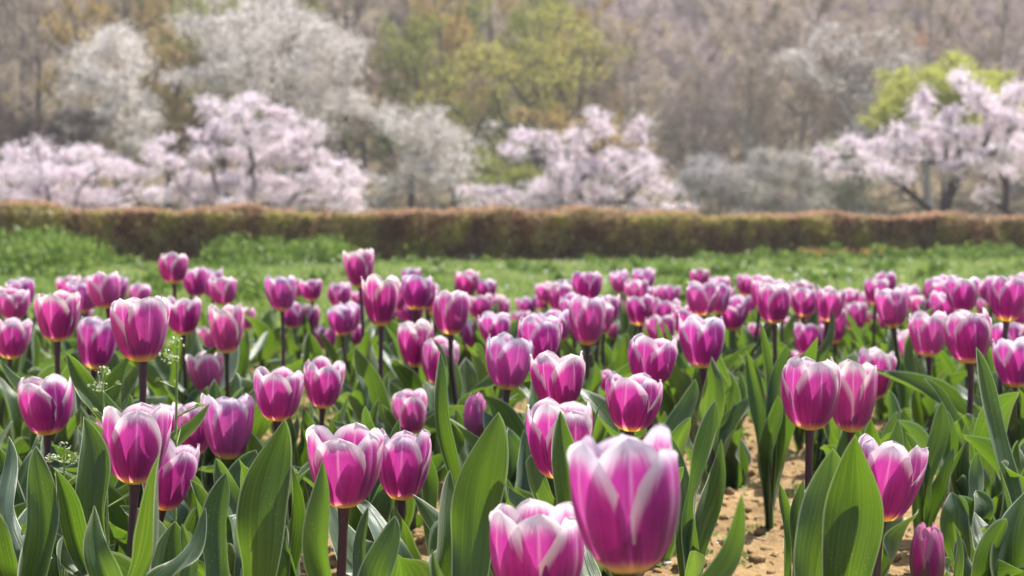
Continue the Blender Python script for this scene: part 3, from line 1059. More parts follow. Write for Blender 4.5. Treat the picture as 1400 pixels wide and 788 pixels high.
# ------------------------------------------------------------------ the hazy spring air
m = MB()
bx0, bx1, by0, by1, bz0, bz1 = -160.0, 160.0, -30.0, 262.0, -1.5, 110.0
V = [(x, y, z) for z in (bz0, bz1) for (x, y) in ((bx0, by0), (bx1, by0), (bx1, by1), (bx0, by1))]
m.add(V, [(3, 2, 1, 0), (4, 5, 6, 7), (0, 1, 5, 4), (1, 2, 6, 5), (2, 3, 7, 6), (3, 0, 4, 7)])
hz = bpy.data.materials.new('haze')
hz.use_nodes = True
hz.node_tree.nodes.clear()
ho = hz.node_tree.nodes.new('ShaderNodeOutputMaterial')
pv = hz.node_tree.nodes.new('ShaderNodeVolumePrincipled')
pv.inputs['Color'].default_value = (0.93, 0.92, 0.95, 1)
pv.inputs['Density'].default_value = 0.0012
pv.inputs['Anisotropy'].default_value = 0.2
hz.node_tree.links.new(pv.outputs[0], ho.inputs['Volume'])
tag(m.build('haze', hz, smooth=False), 'thin pale spring haze over the hillside wood', 'haze', kind='stuff')

# ------------------------------------------------------------------ tulips
PETAL, PETAL_G, LEAF, STEM = mat_petal(), mat_petal('bud_petal', green=True), mat_leaf(), mat_stem()
STAMEN = mat_simple('stamen', (0.10, 0.07, 0.03), (0.35, 0.28, 0.08), 200)

T_R = [(0, 0.13), (0.05, 0.34), (0.12, 0.54), (0.24, 0.75), (0.42, 0.91), (0.6, 0.99), (0.78, 0.99), (0.9, 0.95), (1.0, 0.90)]
T_H = [(0, 0.0), (0.05, 0.018), (0.12, 0.075), (0.24, 0.20), (0.42, 0.39), (0.6, 0.59), (0.78, 0.79), (0.9, 0.91), (1.0, 1.0)]
T_W = [(0, 0.14), (0.08, 0.35), (0.2, 0.60), (0.36, 0.84), (0.52, 0.94), (0.66, 0.87), (0.8, 0.68), (0.9, 0.47), (0.96, 0.28), (1.0, 0.02)]


LEAFDATA = {}


def rot_to(d):
    """matrix turning +Z towards d"""
    q = Vector((0, 0, 1)).rotation_difference(Vector(d))
    return np.array(q.to_matrix())


def petal(R, H, phi, inner, opn, r, nu=13, nv=18, flare=0.0, peel=0.0):
    u = np.linspace(-1, 1, nu)
    v = np.linspace(0, 1, nv) ** 0.92
    U, V = np.meshgrid(u, v, indexing='ij')
    rr = interp(V, T_R) + opn * np.clip((V - 0.35) / 0.65, 0, 1) ** 1.6 + peel * np.clip(V - 0.1, 0, 1) ** 1.2
    k = 0.93 if inner else 1.0
    rr = rr * k * R
    ww = interp(V, T_W) * R * (0.96 if inner else 1.04) * r.uniform(0.95, 1.05)
    rho = (0.62 if inner else 0.70) * np.maximum(interp(V, T_R), 0.30) * R * k + 0.16 * R * V
    ph = U * ww / rho
    tang = rho * np.sin(ph)
    rad = rr - rho * (1 - np.cos(ph))
    hh = interp(V, T_H) * H * r.uniform(0.93, 1.03) * (1.0 if inner else 0.97)
    # groove down the middle, ruffled upper rim, pinched tip
    rad = rad - 0.045 * R * np.exp(-(U / 0.10) ** 2) * np.clip(V * 3, 0, 1) * np.clip((1.05 - V) * 3, 0, 1)
    rad = rad + 0.028 * R * np.exp(-((np.abs(U) - 0.35) / 0.22) ** 2) * np.sin(V * math.pi)
    p1, p2 = r.uniform(0, 6.28, 2)
    edge = np.abs(U) ** 2.5 * np.clip(V * 1.6 - 0.35, 0, 1)
    # lips of the petal roll outwards near the top
    rad = rad + 0.03 * R * np.abs(U) ** 3 * np.clip((V - 0.55) / 0.3, 0, 1)
    rad = rad + R * 0.045 * edge * np.sin(V * 11 + p1 + U * 1.5) + R * (0.03 + flare) * edge
    hh = hh + R * 0.03 * edge * np.sin(V * 14 + p2)
    tip = np.clip((V - 0.86) / 0.14, 0, 1) ** 2
    rad = rad + R * r.uniform(-0.20, 0.0) * tip
    tang = tang + R * r.normal(0, 0.05) * np.clip(V - 0.5, 0, 1) + R * r.normal(0, 0.05) * tip
    ca, sa = math.cos(phi), math.sin(phi)
    X = rad * ca - tang * sa
    Y = rad * sa + tang * ca
    e = (1 - np.abs(U)) * interp(V, T_W)
    e = np.minimum(e, (1 - V) * 2.4)
    return np.stack([X, Y, hh], -1), np.stack([(U + 1) / 2, V], -1).reshape(-1, 2), np.stack([e, V], -1).reshape(-1, 2)


L_W = [(0, 0.42), (0.10, 0.58), (0.25, 0.86), (0.42, 1.0), (0.58, 0.98), (0.74, 0.80), (0.87, 0.51), (0.95, 0.25), (1.0, 0.015)]


def leaf(parent, base, tip, width, facing, r, bow=0.0, fold=0.5, wave=0.12, twist=0.0, nu=9, nv=26, hook=0.0, b1=None, g=1.0):
    """broad lance-shaped leaf; coordinates relative to the parent, facing = direction the upper side looks"""
    base, tip = np.asarray(base, float), np.asarray(tip, float)
    L = np.linalg.norm(tip - base)
    fc = np.asarray(facing, float)
    fc = fc / np.linalg.norm(fc)
    dirv = (tip - base) / L
    p1 = base + np.array([0, 0, 0.34 * L]) * 0.8 + dirv * 0.07 * L if b1 is None else np.asarray(b1, float)
    p2 = base + dirv * 0.70 * L - fc * bow * L
    t = np.linspace(0, 1, nv)
    C = bez(base, p1, p2, tip + fc * hook * L * 0.5, t)
    S0 = np.cross(dirv, fc)
    S0 /= np.linalg.norm(S0) + 1e-9
    q0 = r.uniform(0, 6.28)
    C = C + (S0[None] * np.sin(t * 5.0 + q0)[:, None] * 0.035 + fc[None] * np.sin(t * 6.0 + q0 * 1.7)[:, None] * 0.03) * L * (np.sin(t * math.pi) ** 1.0)[:, None]
    T = np.gradient(C, axis=0)
    T /= np.linalg.norm(T, axis=1, keepdims=True)
    S = np.cross(T, fc)
    S /= np.linalg.norm(S, axis=1, keepdims=True) + 1e-9
    N = np.cross(S, T)
    tw = twist * t ** 1.3
    S2 = S * np.cos(tw)[:, None] + N * np.sin(tw)[:, None]
    N2 = -S * np.sin(tw)[:, None] + N * np.cos(tw)[:, None]
    u = np.linspace(-1, 1, nu)
    U, V = np.meshgrid(u, t, indexing='ij')
    w = interp(V ** g, L_W) * width / 2
    fo = fold * (1.15 - 0.75 * V) + 0.12
    ang = fo * np.abs(U) * 1.25
    lat = np.sign(U) * w * np.where(ang > 1e-4, np.sin(ang) / np.maximum(ang, 1e-4), 1) * np.abs(U)
    up = w * np.abs(U) * np.where(ang > 1e-4, (1 - np.cos(ang)) / np.maximum(ang, 1e-4), 0) * 1.3 + (0.10 + 0.22 * np.sqrt(np.abs(U) + 1e-9) * (0.5 + fold * 0.5)) * w * np.abs(U) ** 0.5
    p1_, p2_ = r.uniform(0, 6.28, 2)
    f1, f2 = r.uniform(6, 10), r.uniform(6, 10)
    wv = np.where(U > 0, np.sin(V * f1 + p1_), np.sin(V * f2 + p2_)) * np.abs(U) ** 1.8 * np.sin(np.clip(V, 0, 1) * math.pi) ** 0.5
    wv2 = np.sin(V * 23 + p2_ + U * 2) * np.abs(U) ** 2 * np.sin(V * math.pi)
    up = up + wv * wave * width * 1.25 + wv2 * wave * width * 0.22
    lat = lat * (1 + 0.06 * np.sin(V * 9 + p2_))
    G = C[None] + S2[None] * lat[..., None] + N2[None] * up[..., None]
    m = MB()
    m.grid(G)
    uv = np.stack([(U + 1) / 2, V * L / 0.16], -1).reshape(-1, 2)
    ed = np.stack([(1 - np.abs(U)) * interp(V ** g, L_W), V], -1).reshape(-1, 2)
    o = m.build('leaf', LEAF, parent, uvs={'uv': uv, 'edge': ed})
    LEAFDATA[o] = (G, uv, ed)
    return o


def bloom(root, c, d, R, H, r, opn, turn, bud=False, tint=None, peel=None, lod=1.0, pale=0.0):
    """six petals of their own below an Empty at the foot of the flower"""
    b = bpy.data.objects.new('bloom', None)
    b.empty_display_size = 0.02
    COL.objects.link(b)
    b.parent = root
    b.location = c
    q = Vector((0, 0, 1)).rotation_difference(Vector(d))
    b.rotation_mode = 'QUATERNION'
    b.rotation_quaternion = q
    nu, nv = (17, 24) if lod > 1.5 else ((13, 18) if lod > 0.7 else (9, 12))
    for k in range(6):
        inner = k % 2 == 1
        g, uv, ed = petal(R, H, turn + k * math.pi / 3 + r.normal(0, 0.05), inner, opn + r.normal(0, 0.035) + (0.03 if not inner else 0), r, nu, nv,
                          peel=(peel[1] if peel and peel[0] == k else 0))
        m = MB()
        m.grid(g)
        o = m.build('petal', PETAL_G if bud else PETAL, b, uvs={'uv': uv, 'edge': ed})
        tt = tint if tint is not None else (1, 1, 1)
        j = r.normal(0, 0.03)
        o.color = (min(1, tt[0] + j), min(1, tt[1] + j), min(1, tt[2] + j), 1 - pale)
    return b


def tulip(cx, w, yt, yb, label, size=None, opn=0.02, lean=None, leaves=3, bud=False, turn=None, peel=None, tilt=None, seed=0, leaf_len=None, tint=None):
    r = np.random.default_rng(9000 + seed)
    W = size if size else r.uniform(0.053, 0.060)
    if bud:
        W *= 0.62
    for _ in range(30):
        s = W / w                       # metres per photo pixel there
        D = s * F
        c = at(cx, yb, D)
        if c[2] > 0.135 or w > 110:
            break
        W *= 0.975
    if opn == 0.02:
        opn = r.uniform(-0.10, 0.15)
    R = W / 2 / (0.97 + max(0, opn) * 0.7)
    H = (yb - yt) * s * 1.0
    H = min(max(H, 2.0 * R * 1.02), 2.0 * R * (2.0 if bud else 1.5))
    if lean is None:
        lean = (r.normal(0, 0.055), r.normal(0, 0.05))
    if tilt is None:
        tilt = (lean[0] * 1.2 + r.normal(0, 0.04), lean[1] * 1.0 + r.normal(0, 0.04) - 0.03)
    d = np.array([tilt[0], tilt[1], 1.0])
    d /= np.linalg.norm(d)
    bx, by = c[0] - lean[0] * c[2], c[1] - lean[1] * c[2]
    root = empty('tulip', (bx, by, 0.0))
    tag(root, label, 'tulip', 'purple tulips of the flower bed')
    top = c - np.array([bx, by, 0])
    lod = w / 60.0
    # stem
    side = r.normal(0, 0.012, 3)
    side[2] = 0
    pts = bez(np.array([0, 0, -0.01]), np.array([0, 0, top[2] * 0.4]) + side, top - d * top[2] * 0.3, top + d * 0.002, np.linspace(0, 1, 9 if lod > 0.7 else 6))
    rs = 0.066 * W
    m = MB()
    m.path(pts, np.linspace(rs * 1.2, rs * 0.88, len(pts)) * np.where(np.arange(len(pts)) == len(pts) - 1, 1.45, 1.0), 10 if lod > 0.9 else 6)
    m.build('stem', STEM, root)
    if tint is None:
        k = r.uniform(0, 1)
        tint = (1.0, 0.97, 0.93) if k < 0.35 else ((0.93, 0.94, 1.0) if k < 0.6 else ((0.97, 0.88, 0.93) if k < 0.85 else (1.0, 1.0, 0.86)))
    bloom(root, top, d, R, H, r, opn if not bud else -0.45, turn if turn is not None else r.uniform(0, 6.28), bud, tint, peel, lod, max(0.0, r.uniform(-0.5, 0.35)) if w < 100 else 0.0)
    # leaves, the lowest the widest
    a0 = r.uniform(0, 6.28)
    for k in range(leaves + 1 if leaves > 2 else leaves):
        a = a0 + k * 2.2 + r.normal(0, 0.3)
        L = min(top[2] * r.uniform(0.70, 1.12), 0.26) if leaf_len is None else leaf_len * r.uniform(0.85, 1.1)
        sp = r.uniform(0.18, 0.50)
        if r.uniform() < 0.15 and w < 60:
            sp = r.uniform(0.6, 0.9)
        zb = top[2] * (0.02 + 0.14 * k * r.uniform(0.6, 1.2))
        L = L * (1 - 0.12 * k)
        out = np.array([math.cos(a), math.sin(a), 0])
        base = out * 0.004 + np.array([0, 0, zb]) + (pts[int(min(len(pts) - 1, (zb / max(top[2], .01)) * len(pts)))] * np.array([1, 1, 0]))
        tip = base + out * L * sp + np.array([0, 0, L * math.sqrt(max(0.1, 1 - sp * sp))])
        fc = -out * 1.0 + np.array([0, 0, 0.25 + sp * 0.5])
        wd = r.uniform(0.032, 0.054) * (1 - 0.12 * k) * (0.8 + 0.2 * top[2] / 0.2)
        leaf(root, base, tip, wd, fc, r, bow=r.uniform(-0.10, 0.12), fold=r.uniform(0.35, 1.0), wave=r.uniform(0.08, 0.30),
             twist=r.normal(0, 0.7), hook=r.uniform(-0.35, 0.15), nu=9 if lod > 0.7 else 7, nv=26 if lod > 0.9 else 14)
    return root


# cx, width, top y, foot y of every flower in the photograph (1400 x 788), then how it can be told
T = [
    (861, 146, 584, 781, 'large blurred tulip closest to the lens, reaching the bottom centre', dict(size=0.058, leaves=0, lean=(0.0, -0.02), turn=-2.62, opn=-0.045)),
    (736, 126, 690, 838, 'blurred tulip cut off by the bottom edge, below left of the largest bloom', dict(size=0.060, leaves=1, turn=-2.62, opn=-0.04, leaf_len=0.1)),
    (1205, 90, 600, 712, 'tulip half hidden behind a wide dark leaf, lower right', dict(size=0.057, leaves=1, turn=0.2, opn=0.10, lean=(0.05, 0.02), tilt=(0.16, 0.0), leaf_len=0.09)),
    (1268, 54, 716, 815, 'closed dusky bud at the bottom edge on the right', dict(bud=True, size=0.058, leaves=0, tint=(0.72, 0.66, 0.62))),
    (1107, 80, 487, 588, 'tall tulip on a dark stem right of the bare soil', dict(turn=-1.5, leaves=1, leaf_len=0.10, lean=(-0.03, 0))),
    (1163, 68, 484, 591, 'tulip pressed against the right side of the tall one by the bare soil', dict(turn=-0.6, leaves=2, leaf_len=0.12)),
    (1191, 50, 474, 546, 'smaller tulip peeping out behind the touching pair on the right', dict(leaves=3)),
    (470, 104, 581, 693, 'wide open tulip with one petal spreading left, lower middle left', dict(size=0.060, turn=-1.65, opn=0.10, leaves=2, leaf_len=0.10, peel=(2, 0.0), lean=(0.02, 0), tilt=(0.03, -0.05))),
    (549, 74, 587, 684, 'tulip with an orange glow touching the right of the wide open one', dict(turn=-1.5, leaves=2, opn=0.03)),
    (184, 92, 550, 662, 'biggest tulip on the left, upper one of a close lower left pair', dict(turn=-1.35, opn=0.05, leaves=2, leaf_len=0.10, size=0.058)),
    (222, 72, 598, 697, 'tulip leaning low behind the biggest left bloom', dict(turn=-0.8, leaves=2, leaf_len=0.10, lean=(0.06, 0), tilt=(0.22, 0))),
    (221, 54, 552, 610, 'pale tulip half hidden at upper right of the biggest left bloom', dict(leaves=1, leaf_len=0.06)),
    (263, 56, 547, 623, 'tulip with dark flame touching the left of a bloom with a folded petal', dict(leaves=2, opn=-0.04, leaf_len=0.07)),
    (313, 73, 538, 629, 'tulip with folded petal on a dark stem, right one of a lower left pair', dict(turn=-1.2, leaves=2, leaf_len=0.11)),
    (65, 73, 512, 595, 'tulip standing by itself at the left edge, middle height', dict(turn=-1.8, leaves=3)),
    (132, 30, 574, 620, 'narrow bud left of the biggest left bloom', dict(bud=True, leaves=2, lean=(-0.1, 0))),
    (195, 79, 403, 495, 'large tulip dominating the upper left of the bed', dict(turn=-1.0, leaves=3, opn=0.06, lean=(-0.01, 0))),
    (129, 56, 430, 505, 'tulip between two larger left ones with a leaf across it', dict(turn=-0.9, leaves=3, lean=(0.04, 0), tilt=(0.15, 0.0))),
    (78, 60, 397, 467, 'tulip flaring open above the lone left edge bloom', dict(turn=-1.5, leaves=3, opn=0.06)),
    (155, 44, 450, 508, 'deep pink tulip hidden low behind the large upper left bloom', dict(leaves=2)),
    (251, 46, 405, 458, 'tulip right of the large upper left bloom, slightly behind', dict(leaves=3)),
    (310, 50, 413, 483, 'tulip with a small petal folded in front, left third', dict(leaves=3, turn=-1.57)),
    (336, 28, 420, 452, 'pale sliver of a tulip behind the right side of the folded petal bloom', dict(leaves=2)),
    (286, 48, 480, 538, 'pale tapered tulip low among leaves, left third', dict(leaves=3, opn=0.06, turn=-1.3)),
    (283, 30, 446, 480, 'small dark pink tulip above the pale tapered one', dict(leaves=2)),
    (14, 50, 433, 491, 'tulip cut by the left edge, lower of two', dict(leaves=3)),
    (18, 42, 402, 438, 'tulip at the left edge just above the cut lower one', dict(leaves=3)),
    (33, 37, 380, 419, 'small far tulip nearest the left edge', dict(leaves=3)),
    (97, 34, 376, 412, 'far tulip, leftmost of three in a tight row, upper left', dict(leaves=3)),
    (119, 36, 378, 424, 'far tulip in the middle of the tight upper left three', dict(leaves=3)),
    (147, 45, 371, 422, 'bold tulip on the right of the tight upper left three', dict(leaves=3, tilt=(-0.12, 0))),
    (193, 30, 396, 418, 'faint distant tulip just behind the large upper left bloom', dict(leaves=3)),
    (238, 40, 345, 388, 'tulip standing highest against the hedge on the left', dict(leaves=2, lean=(0.0, 0))),
    (270, 34, 364, 407, 'far tulip just right of and below the highest left one', dict(leaves=3)),
    (291, 30, 365, 408, 'far tulip squeezed between two others right of the highest left one', dict(leaves=3)),
    (307, 38, 380, 417, 'far tulip at the right end of the upper left cluster', dict(leaves=3)),
    (386, 43, 375, 426, 'tulip on a bare dark stem in front of the grass, left of centre', dict(leaves=1, lean=(0, 0))),
    (427, 31, 381, 412, 'small tulip to the right of the bare stemmed one', dict(leaves=2)),
    (464, 32, 391, 420, 'small far tulip just left of the two tall centre left ones', dict(leaves=3)),
    (401, 30, 413, 450, 'pink tulip with a narrow bud at its right, left of centre', dict(leaves=3)),
    (425, 27, 411, 456, 'narrow bud on the right of a small pink tulip, left of centre', dict(size=0.05, leaves=3, opn=-0.12)),
    (468, 38, 417, 459, 'tulip directly left of the leaf below the tall dark stemmed bloom', dict(leaves=3)),
    (447, 30, 444, 479, 'pale tulip low down behind a leaf, left of centre', dict(leaves=3)),
    (491, 20, 438, 473, 'thin deep red petalled tulip tilting beside a tall stem', dict(leaves=2, opn=-0.15, tilt=(-0.25, 0))),
    (493, 42, 340, 394, 'tall tulip reaching the hedge, left of centre', dict(leaves=2, tilt=(-0.08, 0))),
    (521, 52, 369, 446, 'prominent tulip on a long purple stem, left of centre', dict(leaves=3, turn=-1.1, lean=(0, 0))),
    (568, 43, 375, 424, 'tulip just right of the prominent long stemmed one', dict(leaves=3, opn=0.05)),
    (491, 25, 398, 420, 'small tulip half hidden behind the prominent long stemmed one', dict(leaves=2)),
    (551, 25, 415, 443, 'little tulip in the gap below two centre left blooms', dict(leaves=2)),
    (569, 50, 437, 502, 'tulip left of and above a matching one near a tall leaf tip', dict(leaves=3)),
    (599, 50, 461, 527, 'tulip right beside the upright bluish leaf tip', dict(leaves=3)),
    (637, 34, 369, 404, 'far tulip highest in the row just left of centre', dict(leaves=3)),
    (616, 52, 396, 458, 'dark flamed tulip left of centre in the second row', dict(leaves=3, turn=-1.0, tilt=(0.05, 0))),
    (664, 29, 388, 411, 'distant tulip right of the far highest centre one', dict(leaves=3)),
    (659, 34, 401, 437, 'pale tulip left of the picture centre behind darker ones', dict(leaves=3)),
    (676, 28, 402, 432, 'thin pale tulip overlapping another just left of centre', dict(leaves=3)),
    (688, 22, 409, 434, 'tiny pale tulip at the end of the centre left row', dict(leaves=3)),
    (642, 28, 433, 480, 'pinkish slender tulip below the dark flamed centre left one', dict(leaves=3)),
    (678, 46, 427, 472, 'tulip behind the wide pale flower at picture centre', dict(leaves=3)),
    (693, 65, 457, 533, 'wide tulip just left of picture centre, white at the rim', dict(leaves=3, turn=-1.2, opn=0.05)),
    (441, 55, 490, 558, 'tulip with pink base glow, right neighbour of a darker open one', dict(leaves=3, opn=0.06)),
    (379, 68, 502, 576, 'open tulip on a long bare purple stem, left third', dict(leaves=2, turn=-1.57, opn=0.08, lean=(0, 0), leaf_len=0.12)),
    (564, 47, 532, 594, 'compact tulip alone above the orange glowing one', dict(leaves=3, opn=-0.05)),
    (647, 38, 529, 606, 'half opened greenish bud with dark stripes, centre', dict(leaves=3, bud=True, size=0.062)),
    (739, 60, 429, 499, 'tulip with upright petals just right of picture centre', dict(leaves=3)),
    (722, 28, 405, 433, 'small far tulip above left of the upright petalled one', dict(leaves=3)),
    (765, 34, 385, 426, 'far tulip, left one of a pair in the back row right of centre', dict(leaves=3)),
    (803, 40, 380, 412, 'far wide tulip, right one of a pair in the back row right of centre', dict(leaves=3)),
    (741, 22, 402, 424, 'tiny far tulip left of the back row pair', dict(leaves=3)),
    (803, 50, 402, 472, 'goblet shaped tulip with yellow foot, right of centre', dict(leaves=3, turn=-1.3, lean=(0, 0))),
    (762, 44, 425, 468, 'pale tulip behind and left of the goblet shaped one', dict(leaves=3)),
    (844, 16, 408, 433, 'thin pink bud standing behind another bud, right of centre', dict(size=0.04, opn=-0.12, leaves=2)),
    (837, 16, 428, 464, 'narrow pink bud in front of another bud, right of centre', dict(size=0.034, opn=-0.12, leaves=2)),
    (880, 31, 377, 398, 'topmost tulip of the small far cluster right of centre', dict(leaves=3)),
    (877, 33, 388, 431, 'left front tulip of the small far cluster right of centre', dict(leaves=3)),
    (895, 25, 390, 418, 'middle tulip of the small far cluster right of centre', dict(leaves=3)),
    (910, 23, 390, 420, 'rightmost tulip of the small far cluster right of centre', dict(leaves=3)),
    (874, 31, 436, 464, 'round pale tulip low in the far row, right of centre', dict(leaves=3)),
    (892, 31, 426, 458, 'pale tulip next to the round one in the far row', dict(leaves=3)),
    (911, 24, 428, 458, 'small pale tulip touching a darker one in the far row', dict(leaves=3)),
    (935, 40, 417, 458, 'dark purple tulip in the far row behind a large bloom', dict(leaves=3)),
    (958, 46, 384, 432, 'broad tulip at the top of the far row, right of centre', dict(leaves=3)),
    (983, 34, 386, 430, 'tulip tucked to the right of the broad far row one', dict(leaves=3)),
    (1004, 36, 401, 448, 'pink tulip left of the cluster with tall leaves, right of centre', dict(leaves=3, tilt=(0.1, 0))),
    (961, 62, 428, 503, 'large tulip with dark flames above the bare soil', dict(leaves=3, turn=-1.2)),
    (930, 36, 455, 494, 'tulip half covered by the large one above the bare soil', dict(leaves=2)),
    (889, 66, 458, 528, 'leaning tulip left of the large one above the bare soil', dict(leaves=3, turn=-1.0, tilt=(0.08, 0))),
    (910, 26, 455, 478, 'small white rimmed tulip between the leaning and the large one', dict(leaves=2)),
    (766, 76, 482, 558, 'tulip with an outer petal opening left, above the cut frilly one', dict(leaves=3, turn=-1.1, opn=0.04)),
    (831, 24, 506, 536, 'small purple bud low between two large centre blooms', dict(size=0.045, leaves=2, opn=-0.1)),
    (861, 78, 516, 590, 'broad tulip right above the largest blurred bloom', dict(leaves=3, turn=-1.9, opn=0.05)),
    (766, 92, 546, 655, 'pale rimmed tulip split by a dark leaf, left of the largest bloom', dict(leaves=2, turn=-1.0, opn=0.04, leaf_len=0.1)),
    (1039, 36, 376, 420, 'tulip behind left of the tallest one right of the soil gap', dict(leaves=3)),
    (1059, 48, 385, 443, 'tulip topping the tall plants behind the bare soil', dict(leaves=4, lean=(0, 0))),
    (1034, 25, 423, 475, 'pale pink tulip behind an upright leaf by the soil gap', dict(leaves=2)),
    (1026, 20, 406, 430, 'tiny tulip edge showing left of the upright leaf by the soil gap', dict(leaves=2)),
    (1081, 25, 434, 458, 'whitish tulip beside a leaf right of the tall plants', dict(leaves=3)),
    (1100, 32, 402, 440, 'far tulip left in the tight right hand row', dict(leaves=3)),
    (1131, 42, 392, 440, 'widest far tulip of the tight right hand row', dict(leaves=3)),
    (1160, 27, 396, 422, 'small far tulip right in the tight right hand row', dict(leaves=3)),
    (1180, 24, 400, 425, 'tiny far tulip ending the tight right hand row', dict(leaves=3)),
    (1106, 42, 440, 489, 'round tulip below the tight right hand row', dict(leaves=3)),
    (1141, 38, 420, 470, 'coral based tulip with a leaf at its right', dict(leaves=3, tint=(1, 1, 0.85))),
    (1170, 30, 412, 452, 'tulip right of the leaf beside the coral based one', dict(leaves=3)),
    (1096, 26, 480, 503, 'little dark pink tulip behind the tall pair on the right', dict(leaves=2)),
    (1222, 44, 392, 448, 'heart shaped tulip tilting right in the right third', dict(leaves=3, tilt=(-0.12, 0))),
    (1245, 30, 390, 425, 'far tulip directly behind the heart shaped one', dict(leaves=3)),
    (1190, 18, 426, 444, 'very small tulip left of the heart shaped one', dict(leaves=3)),
    (1211, 18, 426, 450, 'slim pinkish tulip under the heart shaped one', dict(leaves=2)),
    (1278, 36, 380, 419, 'far tulip left of a white rimmed open one, upper right', dict(leaves=3)),
    (1317, 44, 377, 429, 'white rimmed open tulip in the upper right row', dict(leaves=3, opn=0.05)),
    (1352, 28, 380, 412, 'partly hidden tulip left of the large right edge one', dict(leaves=3)),
    (1376, 52, 377, 440, 'large tulip at the right edge in the upper row', dict(leaves=3, turn=-1.5)),
    (1402, 34, 372, 412, 'far tulip cut by the right frame edge', dict(leaves=3)),
    (1282, 36, 414, 442, 'pale tulip behind the dark based goblet on the right', dict(leaves=3)),
    (1270, 52, 424, 488, 'goblet tulip with dark base on a slim stem, right', dict(leaves=3, turn=-1.4, lean=(0, 0))),
    (1236, 40, 447, 506, 'pink sided tulip partly behind the dark based goblet', dict(leaves=3)),
    (1327, 64, 423, 497, 'wide pale tulip with yellow foot in the right group', dict(leaves=3, turn=-1.57, lean=(0, 0))),
    (1346, 24, 408, 432, 'small tulip above the wide yellow footed right one', dict(leaves=3)),
    (1378, 48, 440, 492, 'tulip wedged behind the lower right edge one', dict(leaves=3)),
    (1389, 54, 460, 530, 'tulip cut by the right edge at middle height', dict(leaves=3, turn=-1.4)),
    # further small ones that fill the back rows
    (62, 26, 404, 428, 'tiny tulip showing behind the flaring left one', dict(leaves=3)),
    (110, 28, 422, 446, 'pink patch of a tulip below the tight upper left three', dict(leaves=3)),
    (715, 26, 428, 452, 'small tulip behind left of the upright petalled one', dict(leaves=3)),
    (785, 26, 418, 442, 'tiny tulip between the pale one and the goblet, right of centre', dict(leaves=3)),
    (1210, 22, 404, 428, 'tiny far tulip left behind the heart shaped one', dict(leaves=3)),
    (1255, 24, 404, 428, 'tiny far tulip between heart shaped and goblet blooms', dict(leaves=3)),
    (1300, 26, 398, 424, 'tiny far tulip between two upper right blooms', dict(leaves=3)),
]
for i, (cx, w, yt, yb, lab, kw) in enumerate(T):
    tulip(cx, w, yt, yb, lab, seed=i, **kw)

r = np.random.default_rng(404)
for i in range(48):
    for _ in range(50):
        cx = r.uniform(-40, 1440)
        if cx > 560 or r.uniform() < 0.28:
            break
    D0 = r.uniform(2.7, 4.3)
    w = 0.057 / D0 * F
    yb = 318 + (0.4 - r.uniform(0.18, 0.235)) / D0 * F
    part = 'left' if cx < 350 else 'centre left' if cx < 700 else 'centre right' if cx < 1050 else 'right'
    o = tulip(cx, w, yb - w * r.uniform(1.05, 1.25), yb, 'small blurred tulip tucked low among the far rows, %s part of the bed' % part, seed=300 + i, leaves=2)
    o['group'] = 'small tulips tucked in the far rows, ' + part

# ------------------------------------------------------------------ leaf-only plants (no flower in view) with the large foreground leaves
def leafy(label, D, foot_px, leaves, seed):
    """foot_px: (x) of the foot; leaves: (bx,by, tx,ty, width px, facing(x,y,z), kwargs) in photo pixels at distance D"""
    r = np.random.default_rng(4000 + seed)
    s = D / F
    b = at(foot_px, 700, D)
    b[2] = 0
    root = empty('tulip', b)
    tag(root, label, 'tulip', 'tulips showing only leaves')
    for (bx, by, tx, ty, wp, fc, kw) in leaves:
        kw = dict(kw)
        dz = kw.pop('dz', 0.0)
        kw['twist'] = kw.get('twist', 0.0) * 1.6 + r.normal(0, 0.35)
        kw['wave'] = kw.get('wave', 0.1) * 1.3 + 0.07
        kw['fold'] = kw.get('fold', 0.5) * 1.25
        kw.setdefault('hook', r.uniform(-0.2, 0.0))
        b0 = at(bx, by, D) - b
        t0 = at(tx, ty, D + dz) - b
        # grow from the ground: carry the leaf foot down to the soil
        if b0[2] > 0.02:
            d = (t0 - b0)
            k = b0[2] / max(0.2, d[2] / np.linalg.norm(d)) / np.linalg.norm(d)
            f = np.array([b0[0] * 0.25, 0.0, 0.0])
            L0 = np.linalg.norm(d)
            b1 = b0 + np.array([0, 0, 0.0])
            kw.setdefault('g', 1.75)
            leaf(root, f, t0, wp * s * 0.88, fc, r, b1=f + (b1 - f) * 1.05, nu=15, nv=44, **kw)
        else:
            leaf(root, b0, t0, wp * s, fc, r, nu=15, nv=44, **kw)
    return root


FR = (0, -1, 0.25)       # upper side towards the lens
BK = (0, 1, 0.2)         # underside towards the lens
leafy('pair of huge broad leaves in the lower right corner area', 1.02, 1150,
      [(1118, 800, 1149, 612, 96, (0.3, -1, 0.2), dict(fold=0.35, wave=0.07, twist=0.25, bow=0.05)),
       (1182, 800, 1171, 594, 98, (-0.1, -1, 0.2), dict(fold=0.7, wave=0.04, dz=-0.03, bow=0.04))], 1)
leafy('big upright leaf with a bent tip left of the largest bloom', 1.10, 625,
      [(615, 780, 678, 562, 80, (-0.4, -1, 0.3), dict(fold=0.35, wave=0.10, twist=-0.3)),
       (552, 790, 621, 640, 44, (0.6, -1, 0.4), dict(fold=0.6, wave=0.12, twist=0.4, dz=0.05))], 2)
leafy('broad ribbed leaf rising from the bottom edge, left of centre', 1.02, 500,
      [(505, 800, 551, 700, 62, (0.5, -1, 0.4), dict(fold=0.5, wave=0.10, twist=0.2)),
       (452, 790, 441, 628, 46, (0.1, -1, 0.2), dict(fold=0.9, wave=0.07, dz=-0.02)),
       (480, 790, 492, 690, 34, (-0.5, -1, 0.3), dict(fold=0.6, wave=0.15, dz=0.06))], 3)
